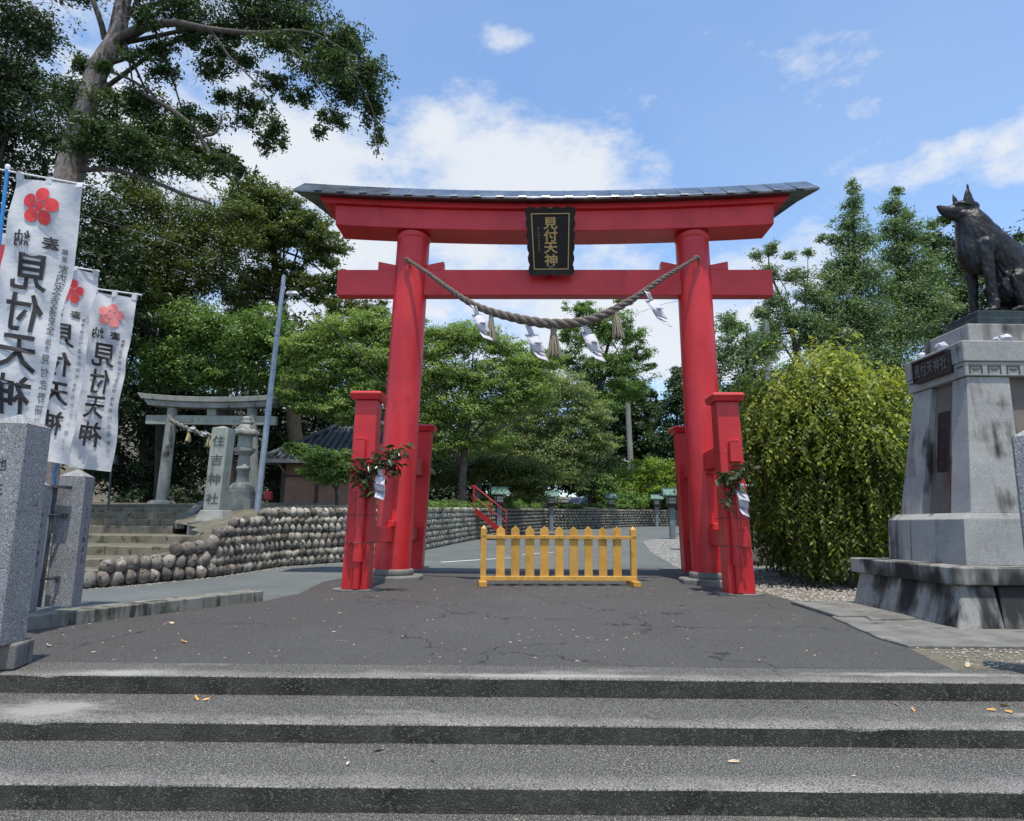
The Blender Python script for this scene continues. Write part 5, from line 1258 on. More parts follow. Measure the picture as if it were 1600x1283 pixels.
# ================================================================== ROADSIDE LANTERNS
def build_lanterns():
    root = thing('roadside_lantern', (0, 0, 0), '', 'lantern')
    m = MB(); m.box(-.13, .13, -.13, .13, -.1, 1.60); part('post', m, MAT['lantern_post'], root, .015)
    m = MB(); m.box(-.26, .26, -.26, .26, 1.60, 1.68); m.box(-.20, .20, -.20, .20, 1.52, 1.60); part('platform', m, MAT['dark_wood'], root, .01)
    bx = MB(); bx.box(-.20, .20, -.20, .20, 1.68, 2.08); box_ = part('lamp_box', bx, MAT['dark_wood'], root)
    for (ax, s) in ((0, -1), (0, 1), (1, -1), (1, 1)):
        for i in range(3):
            for j in range(2):
                u0 = -.16 + i * .112; z0 = 1.73 + j * .16; p = MB()
                if ax == 0: p.box(u0, u0 + .09, s * .21 - .008, s * .21 + .008, z0, z0 + .13)
                else: p.box(s * .21 - .008, s * .21 + .008, u0, u0 + .09, z0, z0 + .13)
                part('pane', p, MAT['lantern_pane'], box_)
    r_ = MB()
    for s in (-1, 1):
        P = [(-.50, s * .44, 2.10), (.50, s * .44, 2.10), (.44, 0, 2.42), (-.44, 0, 2.42)]; Q = [(a, b, c + .05) for a, b, c in P]
        r_.add(P + Q, [(0, 1, 2, 3), (4, 5, 6, 7), (0, 1, 5, 4), (1, 2, 6, 5), (2, 3, 7, 6), (3, 0, 4, 7)])
    rf = part('roof', r_, MAT['copper_green'], root)
    for k in range(4):
        x = -.42 + .28 * k; s_ = MB(); s_.hexa([(x - .02, -.46, 2.13), (x + .02, -.46, 2.13), (x + .018, 0, 2.46), (x - .018, 0, 2.46)], [(x - .02, -.46, 2.18), (x + .02, -.46, 2.18), (x + .018, 0, 2.50), (x - .018, 0, 2.50)]); part('seam', s_, MAT['copper_green'], rf)
    rg = MB(); rg.box(-.48, .48, -.04, .04, 2.45, 2.52); part('ridge', rg, MAT['copper_green'], rf)
    gb = MB(); gb.extr([(-.0, 2.08), (.0, 2.08), (.0, 2.4)], -.3, .3)
    spots = [(8.02, 34.2, 0.0, 'wooden roadside lantern on grey post beside the right rear leg of the gate'), (-.63, 35.3, .25, 'green-roofed roadside lantern in front of the red metal stairs'), (2.53, 43.5, .2, 'green-roofed roadside lantern below the parked white car'), (7.44, 51.1, .1, 'small roadside lantern seen just above the right end of the ochre fence'), (11.46, 54.0, 0, 'farthest and smallest roadside lantern, in front of the curved wall')]
    for i, (x, y, rz, lab) in enumerate(spots):
        o = root if i == 0 else copy_tree(root)
        o.location = (x, y, H(y)); o.rotation_euler.z = rz; o['label'] = lab; o['group'] = 'roadside lanterns along the curved road'
build_lanterns()

# ================================================================== RED METAL STAIRS, CAR, HUT
def build_red_stairs():
    Y = 33.0; top = at(741, 793, Y); bot = at(791, 834, Y - .6)
    root = thing('metal_stairs', Vector((bot.x, Y, H(Y))), 'small red metal stairway with railings against the long stone wall', 'stairs')
    def P(t, z=0, y=0): p = top.lerp(bot, t); return Vector((p.x, p.y - .1 + y, p.z + z))
    for y in (-.9, .0):
        m = MB(); m.hexa([P(0, -.22, y - .03), P(1, -.22, y - .03), P(1, -.22, y + .03), P(0, -.22, y + .03)], [P(0, .05, y - .03), P(1, .05, y - .03), P(1, .05, y + .03), P(0, .05, y + .03)]); part('stringer', m, MAT['red_metal'], root)
        m = MB(); m.tube([P(-.08, .85, y), P(0, 1.0, y), P(1, 1.0, y), P(1.0, .6, y)], .028, 8); part('handrail', m, MAT['red_metal'], root)
        m = MB(); m.tube([P(0, .52, y), P(1, .52, y)], .02, 6); part('mid_rail', m, MAT['red_metal'], root)
        for t in (0, .5, 1): m = MB(); m.tube([P(t, 0, y), P(t, 1.0, y)], .024, 6); part('baluster', m, MAT['red_metal'], root)
    for k in range(6):
        t = (k + .5) / 6; m = MB(); c = P(t, -.06, -.45); m.box(c.x - .13, c.x + .13, c.y - .42, c.y + .42, c.z - .02, c.z + .02); part('tread', m, MAT['red_metal'], root)
build_red_stairs()
def build_car():
    root = thing('parked_car', (0, 0, 0), 'white car parked under the trees above the curved wall', 'car')
    def loft(st, mat, name, w_):
        m = MB(); rings = []
        for (y, pts) in st: rings.append([(x, y, z) for x, z in pts])
        m.sweep(rings, 0, True); return part(name, m, mat, root, 0)
    prof = [(-2.1, .45), (-2.08, .85), (-1.2, 1.0), (1.95, 1.02), (2.1, .8), (2.08, .35), (-2.0, .32)]
    b = MB(); b.extr(prof, -.85, .85); part('body', b, MAT['white_car'], root, .12, 3)
    c = MB(); lo_ = [(-1.15, .98), (1.9, .98)]; 
    c.hexa([(-1.2, -.78, .97), (1.95, -.78, .97), (1.95, .78, .97), (-1.2, .78, .97)], [(-.45, -.62, 1.50), (1.55, -.62, 1.50), (1.55, .62, 1.50), (-.45, .62, 1.50)]); part('cabin_windows', c, MAT['glass'], root, .03)
    r_ = MB(); r_.hexa([(-.5, -.65, 1.495), (1.6, -.65, 1.495), (1.6, .65, 1.495), (-.5, .65, 1.495)], [(-.3, -.55, 1.58), (1.4, -.55, 1.58), (1.4, .55, 1.58), (-.3, .55, 1.58)]); part('roof', r_, MAT['white_car'], root, .05, 2)
    for s in (-1, 1):
        for (xb, xt) in ((-1.18, -.47), (.35, .35), (1.93, 1.55)):
            p = MB(); p.hexa([(xb - .04, s * .79, .98), (xb + .04, s * .79, .98), (xb + .04, s * .75, .98), (xb - .04, s * .75, .98)], [(xt - .04, s * .64, 1.5), (xt + .04, s * .64, 1.5), (xt + .04, s * .60, 1.5), (xt - .04, s * .60, 1.5)]); part('window_pillar', p, MAT['white_car'], root)
        for x in (-1.35, 1.35):
            t = MB(); t.tube([(x, s * .88, .33), (x, s * .66, .33)], .33, 20); wh = part('wheel', t, MAT['rubber'], root); q = MB(); q.tube([(x, s * .892, .33), (x, s * .80, .33)], .2, 14); part('rim', q, MAT['pole'], wh)
        h = MB(); h.box(-2.12, -2.02, s * .65 - .14, s * .65 + .14, .68, .82); part('headlight', h, MAT['lantern_pane'], root, .02)
    p = at(906, 777.5, 66); root.location = (p.x, 66, p.z - 1.58); root.rotation_euler.z = R(48)
build_car()

def build_hut():
    root = thing('shrine_hut', at(500, 780, 26), 'small brown-walled hut with grey tiled hip roof behind the green bush', 'hut')
    e0 = at(416, 716, 25.0); rd = at(536, 665, 28.0); e1x = e0.x + 5.6; zE = e0.z; zR = rd.z; yF, yB = 25.0, 31.0; xr0 = rd.x; xr1 = e1x - 2.0
    w0 = at(441, 770, 26).x; zb = 1.95
    m = MB(); m.box(w0, e1x - .5, 26.0, 30.2, zb, zE + .25); wl = part('wall', m, MAT['plaster'], root)
    for x in (w0, w0 + 1.3, w0 + 2.7, e1x - .6): p = MB(); p.box(x - .06, x + .06, 25.96, 26.06, zb, zE + .2); part('timber_post', p, MAT['dark_wood'], wl)
    p = MB(); p.box(w0, e1x - .5, 25.95, 26.05, zb + 1.0, zb + 1.08); part('timber_rail', p, MAT['dark_wood'], wl)
    f = MB(); f.box(w0 - .35, e1x - .3, 25.6, 30.5, 1.7, zb); part('foundation', f, MAT['concrete'], root, .02)
    f = MB(); f.box(e0.x + .5, w0 - .02, 28.2, 30.0, zb - .1, zE + .1); part('porch_shade_block', f, MAT['dark_wood'], root)  # dark block standing in for the shaded inside of the open porch
    # roof slopes
    C = [Vector((e0.x, yF, zE)), Vector((e1x, yF, zE)), Vector((e1x, yB, zE)), Vector((e0.x, yB, zE))]; r0, r1 = Vector((xr0, 28, zR)), Vector((xr1, 28, zR))
    m = MB(); m.add(C + [r0, r1] + [c - Vector((0, 0, .12)) for c in C], [(0, 1, 5, 4), (1, 2, 5), (2, 3, 4, 5), (3, 0, 4), (6, 7, 8, 9), (0, 1, 7, 6), (1, 2, 8, 7), (2, 3, 9, 8), (3, 0, 6, 9)]); rf = part('roof', m, MAT['tile'], root)
    k = 0; x = e0.x + .15
    while x < e1x:      # rounded tile rows on the front slope
        if x < r0.x: t = (x - e0.x) / (r0.x - e0.x)
        elif x > r1.x: t = (e1x - x) / (e1x - r1.x)
        else: t = 1
        a = Vector((x, yF - .03, zE + .03)); b = Vector((x, yF + 3 * t, zE + (zR - zE) * t + .03))
        tb = MB(); n = max(2, int((b - a).length / .25)); pts = [a.lerp(b, i / n) for i in range(n + 1)]; tb.tube(pts, [.065 + .012 * (i % 2) for i in range(n + 1)], 6, smooth=False); part('tile_row', tb, MAT['tile'], rf); x += .26
    y = yF + .1
    while y < yB:
        t = (y - yF) / 3 if y < 28 else (yB - y) / 3
        tb = MB(); tb.tube([(e0.x - .02, y, zE + .03), (e0.x + (r0.x - e0.x) * t, y, zE + (zR - zE) * t + .03)], .065, 6); part('tile_row', tb, MAT['tile'], rf); y += .28
    for a, b in ((C[0], r0), (C[1], r1), (r0, r1), (C[3], r0)): tb = MB(); tb.tube([a + Vector((0, 0, .08)), b + Vector((0, 0, .10))], .11, 8); part('ridge_tile', tb, MAT['tile'], rf)
    ev = MB(); ev.box(e0.x - .03, e1x, yF - .03, yF + .02, zE - .16, zE - .02); part('eaves_board', ev, MAT['grey_timber'], rf)
    ev = MB(); ev.box(e0.x - .035, e0.x + .02, yF, yB, zE - .17, zE - .03); part('eaves_board', ev, MAT['grey_timber'], rf)
    q = [at(425, 712, 25.6), at(446, 738, 26.0)]; m = MB(); m.tube(q, .05, 6); part('brace', m, MAT['grey_timber'], root)
    # red offering box seen in the dark left of the hut
    c = at(417, 781, 24.5); b = MB(); w_ = .13; b.taper(c.x - w_, c.x + w_, c.y, c.y + .25, c.z, c.x - w_ * .9, c.x + w_, c.y, c.y + .2, c.z + .30)
    o = part('bucket', b, MAT['red_metal'], None, .02); tag(o, 'small red container on the ground left of the brown hut', 'container')
build_hut()

# ================================================================== TREES
def foliage_arrays(blobs, n, size, flat=.55, hang=0.0, sub=46, spread=.20, shell=.42, ratio=.42):
    """blobs: (centre, rx, ry, rz). returns verts (4n,3), tone (n)"""
    wts = np.array([b[1] * b[3] for b in blobs]); wts = wts / wts.sum(); cnt = (wts * n).astype(int)
    C = []; T = []; Dn = []
    for (c, rx, ry, rz), k in zip(blobs, cnt):
        if k < 4: continue
        ns = max(3, int(k / sub)); d = NR.normal(size=(ns, 3)); d /= np.linalg.norm(d, axis=1)[:, None]; rr = NR.random(ns) ** shell
        lump = 1 + .22 * NR.normal(size=ns)
        sc = d * (rr * lump)[:, None] * np.array((rx, ry, rz)) + np.array(c)
        st = np.clip(.46 + .22 * NR.normal(size=ns), 0, 1)
        sr = spread * (rx + rz) / 2 * (.6 + .8 * NR.random(ns)) + size * .6
        idx = NR.integers(0, ns, k)
        off = NR.normal(size=(k, 3)) * np.array((1, 1, flat)) * .62
        ln = np.linalg.norm(off[:, :2], axis=1)
        p = sc[idx] + off * sr[idx][:, None]; p[:, 2] -= hang * ln * ln * sr[idx]
        C.append(p); T.append(np.clip(st[idx] * .65 + .35 * NR.random(k) + .0, 0, 1)); Dn.append(d[idx])
    p = np.concatenate(C); t = np.concatenate(T); dn = np.concatenate(Dn); m = len(p)
    nr = NR.normal(size=(m, 3)) * .62 + dn * .30 + np.array((0, -.12, .75)); nr /= np.linalg.norm(nr, axis=1)[:, None]
    a = np.cross(nr, NR.normal(size=(m, 3))); a /= np.linalg.norm(a, axis=1)[:, None]; b = np.cross(nr, a)
    L = size * (.7 + .6 * NR.random(m))[:, None]
    v = np.stack([p - a * L * .5, p + b * L * ratio * .5 + a * L * .05, p + a * L * .5 - nr * L * .12, p - b * L * ratio * .5 + a * L * .05], 1)
    return v.reshape(-1, 3), t
def leaf_object(name, v, tone, mat, parent):
    off = np.array(offset_of(parent)); m = len(tone); me = bpy.data.meshes.new(name)
    me.vertices.add(4 * m); me.vertices.foreach_set('co', (v - off).astype('f').ravel())
    me.loops.add(4 * m); me.loops.foreach_set('vertex_index', np.arange(4 * m, dtype='i'))
    me.polygons.add(m); me.polygons.foreach_set('loop_start', np.arange(0, 4 * m, 4, dtype='i')); me.polygons.foreach_set('loop_total', np.full(m, 4, 'i'))
    a = me.attributes.new('tone', 'FLOAT', 'FACE'); a.data.foreach_set('value', tone.astype('f'))
    me.materials.append(mat); me.update(calc_edges=True)
    return link(name, me, parent)
def px_blobs(L, Y, dep=1.0):
    out = []
    for b in L:
        px, py, rx, ry = b[:4]; YY = Y + (b[4] if len(b) > 4 else 0)
        c = at(px, py, YY); k = mpp(YY, c.z); out.append((tuple(c), rx * k, (rx + ry) / 2 * k * dep, ry * k))
    return out
NLEAF = [0]
def tree(name, label, Y, blobs, mat, n, size, trunk=None, bark='bark', branches=None, auto=6, group=None, **kw):
    """trunk: list of (px, py, radius in metres); branches: lists of the same"""
    n = int(n * .88); size *= 1.045
    tw_n = kw.pop('twigs', 70); droop = kw.pop('droop', 0.0)
    bl = px_blobs(blobs, Y, kw.pop('dep', 1.0))
    if trunk is None:
        cx = sum(b[0][0] * b[1] for b in bl) / sum(b[1] for b in bl); top = max(b[0][2] for b in bl)
        g = H(Y) if cx > -1 else 1.9
        pts = [Vector((cx + .3, Y, g - .2)), Vector((cx, Y, g + (top - g) * .45)), Vector((cx + .2, Y, top))]; rad = [.22, .15, .04]
    else:
        pts = [at(a, b, Y) for a, b, r_ in trunk]; rad = [r_ for a, b, r_ in trunk]
    root = thing(name, pts[0], label, 'tree' if 'bush' not in name and 'shrub' not in name else 'bush', group)
    P = catmull(pts, 8); Rr = [v[0] for v in catmull([Vector((r_, 0, 0)) for r_ in rad], 8)]
    P = [p + Vector((mnoise.noise((p.z * .8, Y, 0)), mnoise.noise((p.z * .8, Y, 9)), 0)) * .06 for p in P]
    m = MB(); m.tube(P, Rr, 14); part('trunk', m, MAT[bark], root)
    for b in (branches or []):
        q = catmull([at(x, y, Y + (d if d else 0)) for x, y, r_, d in b], 8); rr = [v[0] for v in catmull([Vector((r_, 0, 0)) for x, y, r_, d in b], 8)]
        m = MB(); m.tube(q, rr, 9); part('branch', m, MAT['limb' if bark == 'bark_pale' else bark], root)
    bb = sorted(bl, key=lambda b: -b[1] * b[3])[:auto]
    for b in bb:
        k = rnd.randint(int(len(P) * .35), max(int(len(P) * .35) + 1, int(len(P) * .8))); k = min(k, len(P) - 1); s = P[k]; e = Vector(b[0]) + Vector((0, 0, b[3] * .3)); mid = s.lerp(e, .5) + Vector((rnd.uniform(-.2, .2), rnd.uniform(-.2, .2), .12 * (e - s).length))
        q = catmull([s, mid, e], 6); r0 = min(Rr[k] * .6, .09); m = MB(); m.tube(q, [r0 + (.012 - r0) * i / (len(q) - 1) for i in range(len(q))], 6); part('branch', m, MAT['bark_dark' if bark == 'bark_pale' else bark], root)
    tg = MB(); wts = [b[1] * b[3] for b in bl]
    for _ in range(tw_n):
        b = rnd.choices(bl, wts)[0]; c = Vector(b[0]); d = Vector((rnd.gauss(0, 1), rnd.gauss(0, 1), rnd.gauss(0, .6) - droop)).normalized()
        s0 = c + Vector((rnd.uniform(-.6, .6) * b[1], rnd.uniform(-.6, .6) * b[2], rnd.uniform(-.5, .5) * b[3])); L_ = rnd.uniform(.5, 1.2) * (b[1] + b[3]) / 2 * (1 + droop * .4)
        e = s0 + d * L_; k = Vector((rnd.gauss(0, .1), rnd.gauss(0, .1), .08 - .1 * droop)) * L_
        w0 = size * rnd.uniform(.05, .11); tg.tube([s0, s0.lerp(e, .5) + k, e], [w0, w0 * .7, w0 * .3], 3, caps=False, smooth=False)
    part('twigs', tg, MAT['limb' if bark != 'bark_dark' else 'bark_dark'], root)['kind'] = 'stuff'
    v, t = foliage_arrays(bl, n, size, **kw); NLEAF[0] += len(t)
    leaf_object('crown', v, t, LM[mat], root)
    return root

def build_trees():
    # great old tree at the upper left
    tree('old_conifer', 'great old conifer with pale trunk and long drooping limbs at the upper left', 20,
        [(400, 30, 60, 30), (465, 35, 55, 32), (520, 75, 48, 36), (570, 115, 36, 38), (583, 165, 24, 32), (592, 212, 9, 24), (540, 140, 42, 22), (490, 105, 40, 22), (520, 180, 26, 16), (350, 50, 36, 22), (290, 22, 50, 22), (330, 105, 34, 14), (255, 110, 30, 18), (350, 150, 22, 14), (400, 160, 30, 15), (428, 198, 18, 20), (412, 222, 18, 14), (385, 185, 22, 14),
         (130, 100, 22, 22), (115, 150, 42, 34), (210, 160, 52, 28), (250, 200, 50, 24), (300, 235, 50, 22), (220, 250, 60, 32), (345, 245, 24, 18), (150, 200, 36, 26), (180, 235, 40, 26), (370, 262, 26, 12), (425, 125, 34, 14), (385, 95, 30, 12), (345, 80, 36, 12), (250, 75, 34, 16), (300, 60, 30, 12), (545, 60, 30, 20), (470, 150, 26, 14), (455, 70, 40, 14), (500, 205, 14, 8), (330, 190, 26, 12), (290, 175, 30, 12), (440, 225, 14, 10), (150, 190, 30, 20, -1.1), (120, 225, 26, 22, -1.0), (205, 215, 44, 24, -1.2), (175, 150, 24, 16, -1.0), (240, 235, 44, 24, -1.2), (300, 262, 44, 20, -1), (160, 100, 20, 12, -.8), (225, 30, 30, 12, -1), (205, 80, 26, 10, -1), (290, 200, 30, 16, -1), (430, 60, 50, 12, -2), (520, 95, 40, 22, -2.2), (350, 250, 30, 14, -1.5), (260, -40, 110, 34), (420, -30, 90, 34), (100, -40, 60, 30)],
        'cedar', 112000, .125, [(60, 800, .50), (78, 520, .45), (104, 300, .42), (126, 200, .37), (150, 120, .32), (178, 62, .29), (192, 10, .24), (200, -60, .2), (205, -140, .1)], 'bark_pale',
        [[(172, 76, 0.1440, 0), (200, 52, 0.1368, -.3), (240, 40, 0.1296, -.6), (275, 36, 0.1152, -.8), (330, 46, 0.0936, -1), (400, 52, 0.0720, -1.2), (480, 50, 0.0360, -1.4), (560, 90, 0.0144, -1.5)],
         [(164, 62, 0.1008, 0), (158, 36, 0.0936, -.2), (146, 0, 0.0792, -.3), (140, -40, 0.0576, -.3)],
         [(168, 110, 0.0504, 0), (205, 125, 0.0432, -.4), (240, 148, 0.0432, -.6)], [(200, 138, 0.0648, -.4), (245, 158, 0.0792, -.6), (282, 182, 0.0792, -.8), (312, 213, 0.0720, -1), (338, 258, 0.0504, -1), (362, 282, 0.0288, -1)], [(312, 213, 0.0504, -1), (334, 209, 0.0432, -1.1), (344, 192, 0.0360, -1.1), (346, 180, 0.0216, -1.1)],
         [(125, 266, 0.0936, 0), (180, 266, 0.0648, -.6), (240, 284, 0.0576, -1), (288, 304, 0.0576, -1.3), (330, 318, 0.0360, -1.5)], [(330, 48, 0.0432, -1), (360, 90, 0.0288, -1.1), (400, 130, 0.0216, -1.2), (440, 180, 0.0108, -1.2)], [(430, 52, 0.0432, -1.2), (470, 90, 0.0288, -1.3), (500, 140, 0.0180, -1.3), (530, 185, 0.0086, -1.3)], [(500, 62, 0.0288, -1.4), (550, 110, 0.0180, -1.4), (585, 180, 0.0086, -1.4), (592, 235, 0.0043, -1.4)]],
        auto=14, flat=.7, hang=.35, sub=30, spread=.15, shell=.6, twigs=420, droop=.9)
    G = 'trees of the wooded slope at the left'
    tree('dark_conifer', 'dark conifer cut off by the top left corner of the photo', 24, [(10, 30, 70, 50), (0, 110, 70, 50), (45, 150, 40, 40), (60, 60, 34, 36), (-60, 90, 60, 90), (20, 190, 70, 40), (75, 215, 36, 30), (-40, 200, 60, 60)], 'dark', 42000, .15, [(-20, 760, .4), (-25, 300, .34), (-30, -60, .15)], 'bark_dark', group=G, sub=34)
    tree('dark_conifer', 'dark conifer directly behind the foremost white banner', 27, [(30, 280, 90, 55), (60, 350, 90, 60), (150, 340, 60, 60), (170, 420, 70, 70), (100, 480, 100, 80), (-40, 420, 90, 110), (110, 240, 40, 30), (200, 480, 50, 70), (130, 600, 100, 80)], 'dark', 44000, .19, [(60, 790, .35), (70, 500, .3), (70, 250, .1)], 'bark_dark', group=G)
    tree('olive_evergreen', 'sunlit olive-green evergreen under the long limbs of the old conifer', 29, [(205, 295, 42, 26), (250, 330, 56, 34), (320, 345, 52, 28), (290, 390, 70, 40), (215, 400, 60, 46), (370, 385, 40, 34), (330, 430, 60, 36), (250, 455, 60, 36), (380, 330, 34, 22), (180, 350, 30, 40)], 'olive', 62000, .14, [(250, 785, .26), (255, 600, .22), (265, 400, .1)], 'bark_dark', group=G, flat=.6)
    tree('broadleaf_tree', 'dome-shaped broadleaf tree against the sky just left of the red gate', 31, [(400, 300, 46, 24), (440, 325, 40, 24), (480, 360, 42, 30), (508, 395, 34, 26), (430, 370, 46, 30), (388, 350, 44, 34), (525, 440, 26, 18), (445, 425, 40, 20), (405, 440, 34, 26), (490, 450, 40, 20), (550, 485, 42, 22), (585, 490, 30, 18), (390, 480, 40, 34)], 'olive', 62000, .16, [(470, 780, .35), (450, 560, .3), (430, 430, .15), (430, 350, .06)], 'bark_dark', auto=12, group=G, sub=60, spread=.17, shell=.30)
    tree('camphor_tree', 'deep green leafy tree above the grey stone torii', 28, [(330, 520, 60, 34), (280, 560, 50, 30), (380, 545, 50, 34), (330, 585, 60, 28), (420, 520, 44, 36), (400, 590, 40, 18), (300, 500, 50, 24), (250, 580, 34, 24), (450, 560, 30, 30)], 'green', 56000, .15, [(360, 780, .3), (350, 650, .25), (345, 530, .1)], 'bark_dark', group=G)
    tree('dark_cedar', 'black-green cedar in deep shade behind the left half of the stone torii', 32, [(210, 520, 70, 60), (200, 620, 70, 70), (270, 680, 60, 70), (160, 720, 60, 60), (250, 750, 80, 40), (300, 620, 60, 60), (210, 430, 60, 50)], 'dark', 32000, .24, [(230, 800, .35), (230, 600, .3), (220, 430, .1)], 'bark_dark', group=G)
    tree('dark_cedar', 'black-green cedar in deep shade behind the hut roof and stone lantern', 36, [(380, 640, 70, 60), (340, 720, 60, 60), (440, 660, 70, 60), (420, 740, 60, 50), (520, 660, 70, 60), (480, 600, 70, 50), (560, 620, 60, 70), (560, 560, 60, 60), (520, 740, 80, 60), (480, 520, 60, 40)], 'dark', 36000, .25, [(430, 800, .35), (430, 650, .3), (430, 520, .1)], 'bark_dark', group=G)
    C = 'cherry trees behind the red gate'
    tree('cherry_tree', 'yellow-green cherry tree left of the red gate, spreading over the hut', 25.6, [(480, 545, 46, 22), (530, 520, 46, 24), (575, 505, 38, 20), (560, 560, 52, 28), (500, 590, 48, 20), (455, 620, 34, 16), (580, 610, 46, 26), (520, 635, 50, 18), (610, 560, 40, 36), (560, 655, 40, 16), (600, 520, 40, 24), (480, 640, 30, 10)], 'cherry', 62000, .125, [(640, 790, .2), (625, 690, .18), (600, 600, .12), (580, 530, .05)], 'bark', auto=9, group=C, flat=.38, sub=50, dep=1.2)
    tree('cherry_tree', 'broad cherry tree directly behind the left pillar and rope of the gate', 35.5, [(690, 545, 44, 26), (740, 530, 50, 24), (790, 545, 36, 20), (700, 590, 56, 28), (765, 590, 56, 28), (735, 640, 66, 28), (680, 650, 50, 28), (800, 630, 44, 26), (700, 695, 50, 20), (760, 690, 44, 20), (660, 600, 36, 36), (640, 700, 40, 24), (820, 570, 40, 26), (830, 610, 50, 30), (850, 560, 30, 20), (720, 520, 36, 14), (660, 520, 40, 14)], 'cherry', 100000, .15, [(722, 785, .22), (724, 720, .2), (735, 640, .14), (745, 560, .05)], 'bark', [[(724, 720, .1, 0), (690, 700, .07, -.3), (655, 712, .04, -.5)], [(735, 640, .07, 0), (770, 580, .04, -.6), (790, 540, .02, -.8)], [(728, 690, .07, 0), (780, 670, .05, -.6), (840, 640, .02, -.9)], [(660, 790, .14, .5), (664, 730, .11, .5), (690, 650, .05, 0)]], auto=9, group=C, flat=.38, sub=56, twigs=220)
    tree('cherry_tree', 'thinner brownish cherry tree right of centre behind the fence', 47, [(840, 595, 44, 20), (890, 620, 44, 24), (830, 640, 44, 22), (880, 665, 56, 22), (840, 700, 52, 24), (915, 700, 40, 24), (800, 720, 44, 20), (870, 740, 50, 18), (930, 660, 26, 22), (815, 575, 34, 18), (905, 740, 30, 14), (860, 600, 60, 28), (790, 660, 60, 36), (780, 700, 60, 30), (920, 640, 34, 26), (945, 690, 24, 20), (860, 705, 70, 30)], 'autumn', 88000, .18, [(848, 800, .24), (852, 740, .2), (862, 680, .12), (880, 610, .04)], 'bark', [[(852, 740, .12, 0), (866, 700, .10, -.3), (880, 668, .05, -.5)], [(860, 700, .08, 0), (820, 660, .05, -.6), (800, 640, .03, -.8)], [(866, 690, .07, 0), (910, 640, .03, -.6), (935, 600, .012, -.8)]], auto=9, group=C, flat=.36, sub=56, twigs=320)
    tree('cherry_tree', 'shaded trunk and dark lower boughs of the cherry nearest the red stairs', 37.5, [(750, 735, 36, 20), (700, 740, 50, 20), (800, 750, 44, 18), (830, 770, 34, 14), (650, 745, 44, 20), (790, 725, 60, 16), (850, 745, 50, 16)], 'olive', 22000, .17, [(744, 795, .22), (747, 740, .2), (750, 690, .12)], 'bark_pale', auto=4, group=C, flat=.4)
    tree('tall_broadleaf_tree', 'tall open tree with dark boughs showing below the middle of the gate beam', 55, [(905, 482, 24, 12), (945, 500, 42, 18), (985, 522, 30, 18), (925, 528, 38, 18), (1000, 552, 24, 14), (1020, 572, 12, 6), (960, 570, 44, 22), (920, 580, 34, 24), (985, 600, 36, 20), (890, 520, 20, 16), (945, 620, 44, 20), (975, 470, 16, 8), (880, 560, 26, 18)], 'green', 46000, .21, [(925, 800, .4), (928, 680, .35), (935, 600, .25), (950, 540, .12), (960, 500, .05)], 'bark_dark', [[(932, 640, .22, 0), (915, 600, .16, 0), (905, 580, .1, -.5)], [(935, 600, .18, 0), (965, 565, .12, -.5), (1000, 545, .05, -.8)], [(938, 590, .12, 0), (980, 580, .06, -.5), (1015, 572, .03, -.8)]], auto=8, sub=70, spread=.17, shell=.35)
    D = 'dark evergreens beyond the curved road'
    tree('round_evergreen', 'dark round evergreen behind the concrete utility pole', 64, [(975, 615, 40, 30), (1000, 650, 38, 36), (950, 660, 50, 40), (985, 700, 50, 40), (940, 720, 50, 40), (1015, 620, 16, 18), (1020, 700, 26, 46)], 'cedar', 38000, .34, None, 'bark_dark', group=D, sub=80, spread=.16, shell=.3)
    tree('round_evergreen', 'dark pointed evergreen seen just left of the right pillar of the gate', 60, [(1052, 600, 14, 22), (1050, 640, 26, 30), (1046, 690, 28, 36), (1075, 620, 24, 50), (1040, 740, 40, 30), (1085, 700, 30, 60), (1055, 578, 10, 12)], 'cedar', 26000, .28, None, 'bark_dark', group=D, sub=60, shell=.35)
    tree('bluish_evergreen', 'blue-green evergreen filling the gap right of the right pillar', 38, [(1140, 505, 24, 26), (1165, 540, 36, 34), (1130, 560, 30, 34), (1150, 610, 50, 44), (1190, 590, 40, 44), (1140, 680, 50, 56), (1190, 660, 50, 60), (1200, 520, 24, 26), (1230, 620, 40, 60), (1170, 750, 60, 40), (1108, 640, 26, 60)], 'grey', 50000, .19, None, 'bark_dark', group=D, sub=60, spread=.17, shell=.4)
    tree('bright_bush', 'bright yellow-green bush behind the far lanterns at the curve', 57, [(1010, 738, 40, 18), (975, 755, 40, 18), (1040, 760, 30, 24), (1000, 770, 60, 20), (1060, 745, 26, 20), (1085, 765, 30, 26), (1015, 722, 24, 8)], 'bright', 30000, .21, None, 'bark', auto=3, sub=60)
    tree('round_bush', 'green bush beside the bright one, right of the parked car', 55, [(935, 760, 30, 20), (955, 780, 30, 14), (920, 745, 22, 12), (975, 785, 40, 12)], 'green', 16000, .19, None, 'bark', auto=3, sub=60)
    tree('dark_shrub', 'dark low shrub trimmed above the wall behind the small lanterns', 58.5, [(1020, 780, 40, 14), (1055, 785, 34, 12), (990, 787, 26, 9)], 'cedar', 14000, .2, None, 'bark', auto=2)
    tree('clipped_bush', 'flat-topped bright green bush in front of the brown hut', 21.5, [(470, 702, 22, 9), (500, 712, 34, 12), (530, 728, 28, 14), (490, 735, 24, 9), (515, 747, 30, 10), (548, 735, 14, 18), (455, 698, 10, 5), (540, 712, 16, 8)], 'green', 15000, .10, [(527, 790, .05), (524, 765, .04), (510, 735, .02)], 'bark_dark', auto=6, flat=.35, sub=30)
    tree('lower_shrub', 'low leafy shrub growing on the wall top behind the fence', 48.5, [(800, 782, 30, 9), (835, 787, 40, 8), (880, 790, 24, 6), (760, 778, 24, 8)], 'green', 11000, .13, None, 'bark', auto=2)
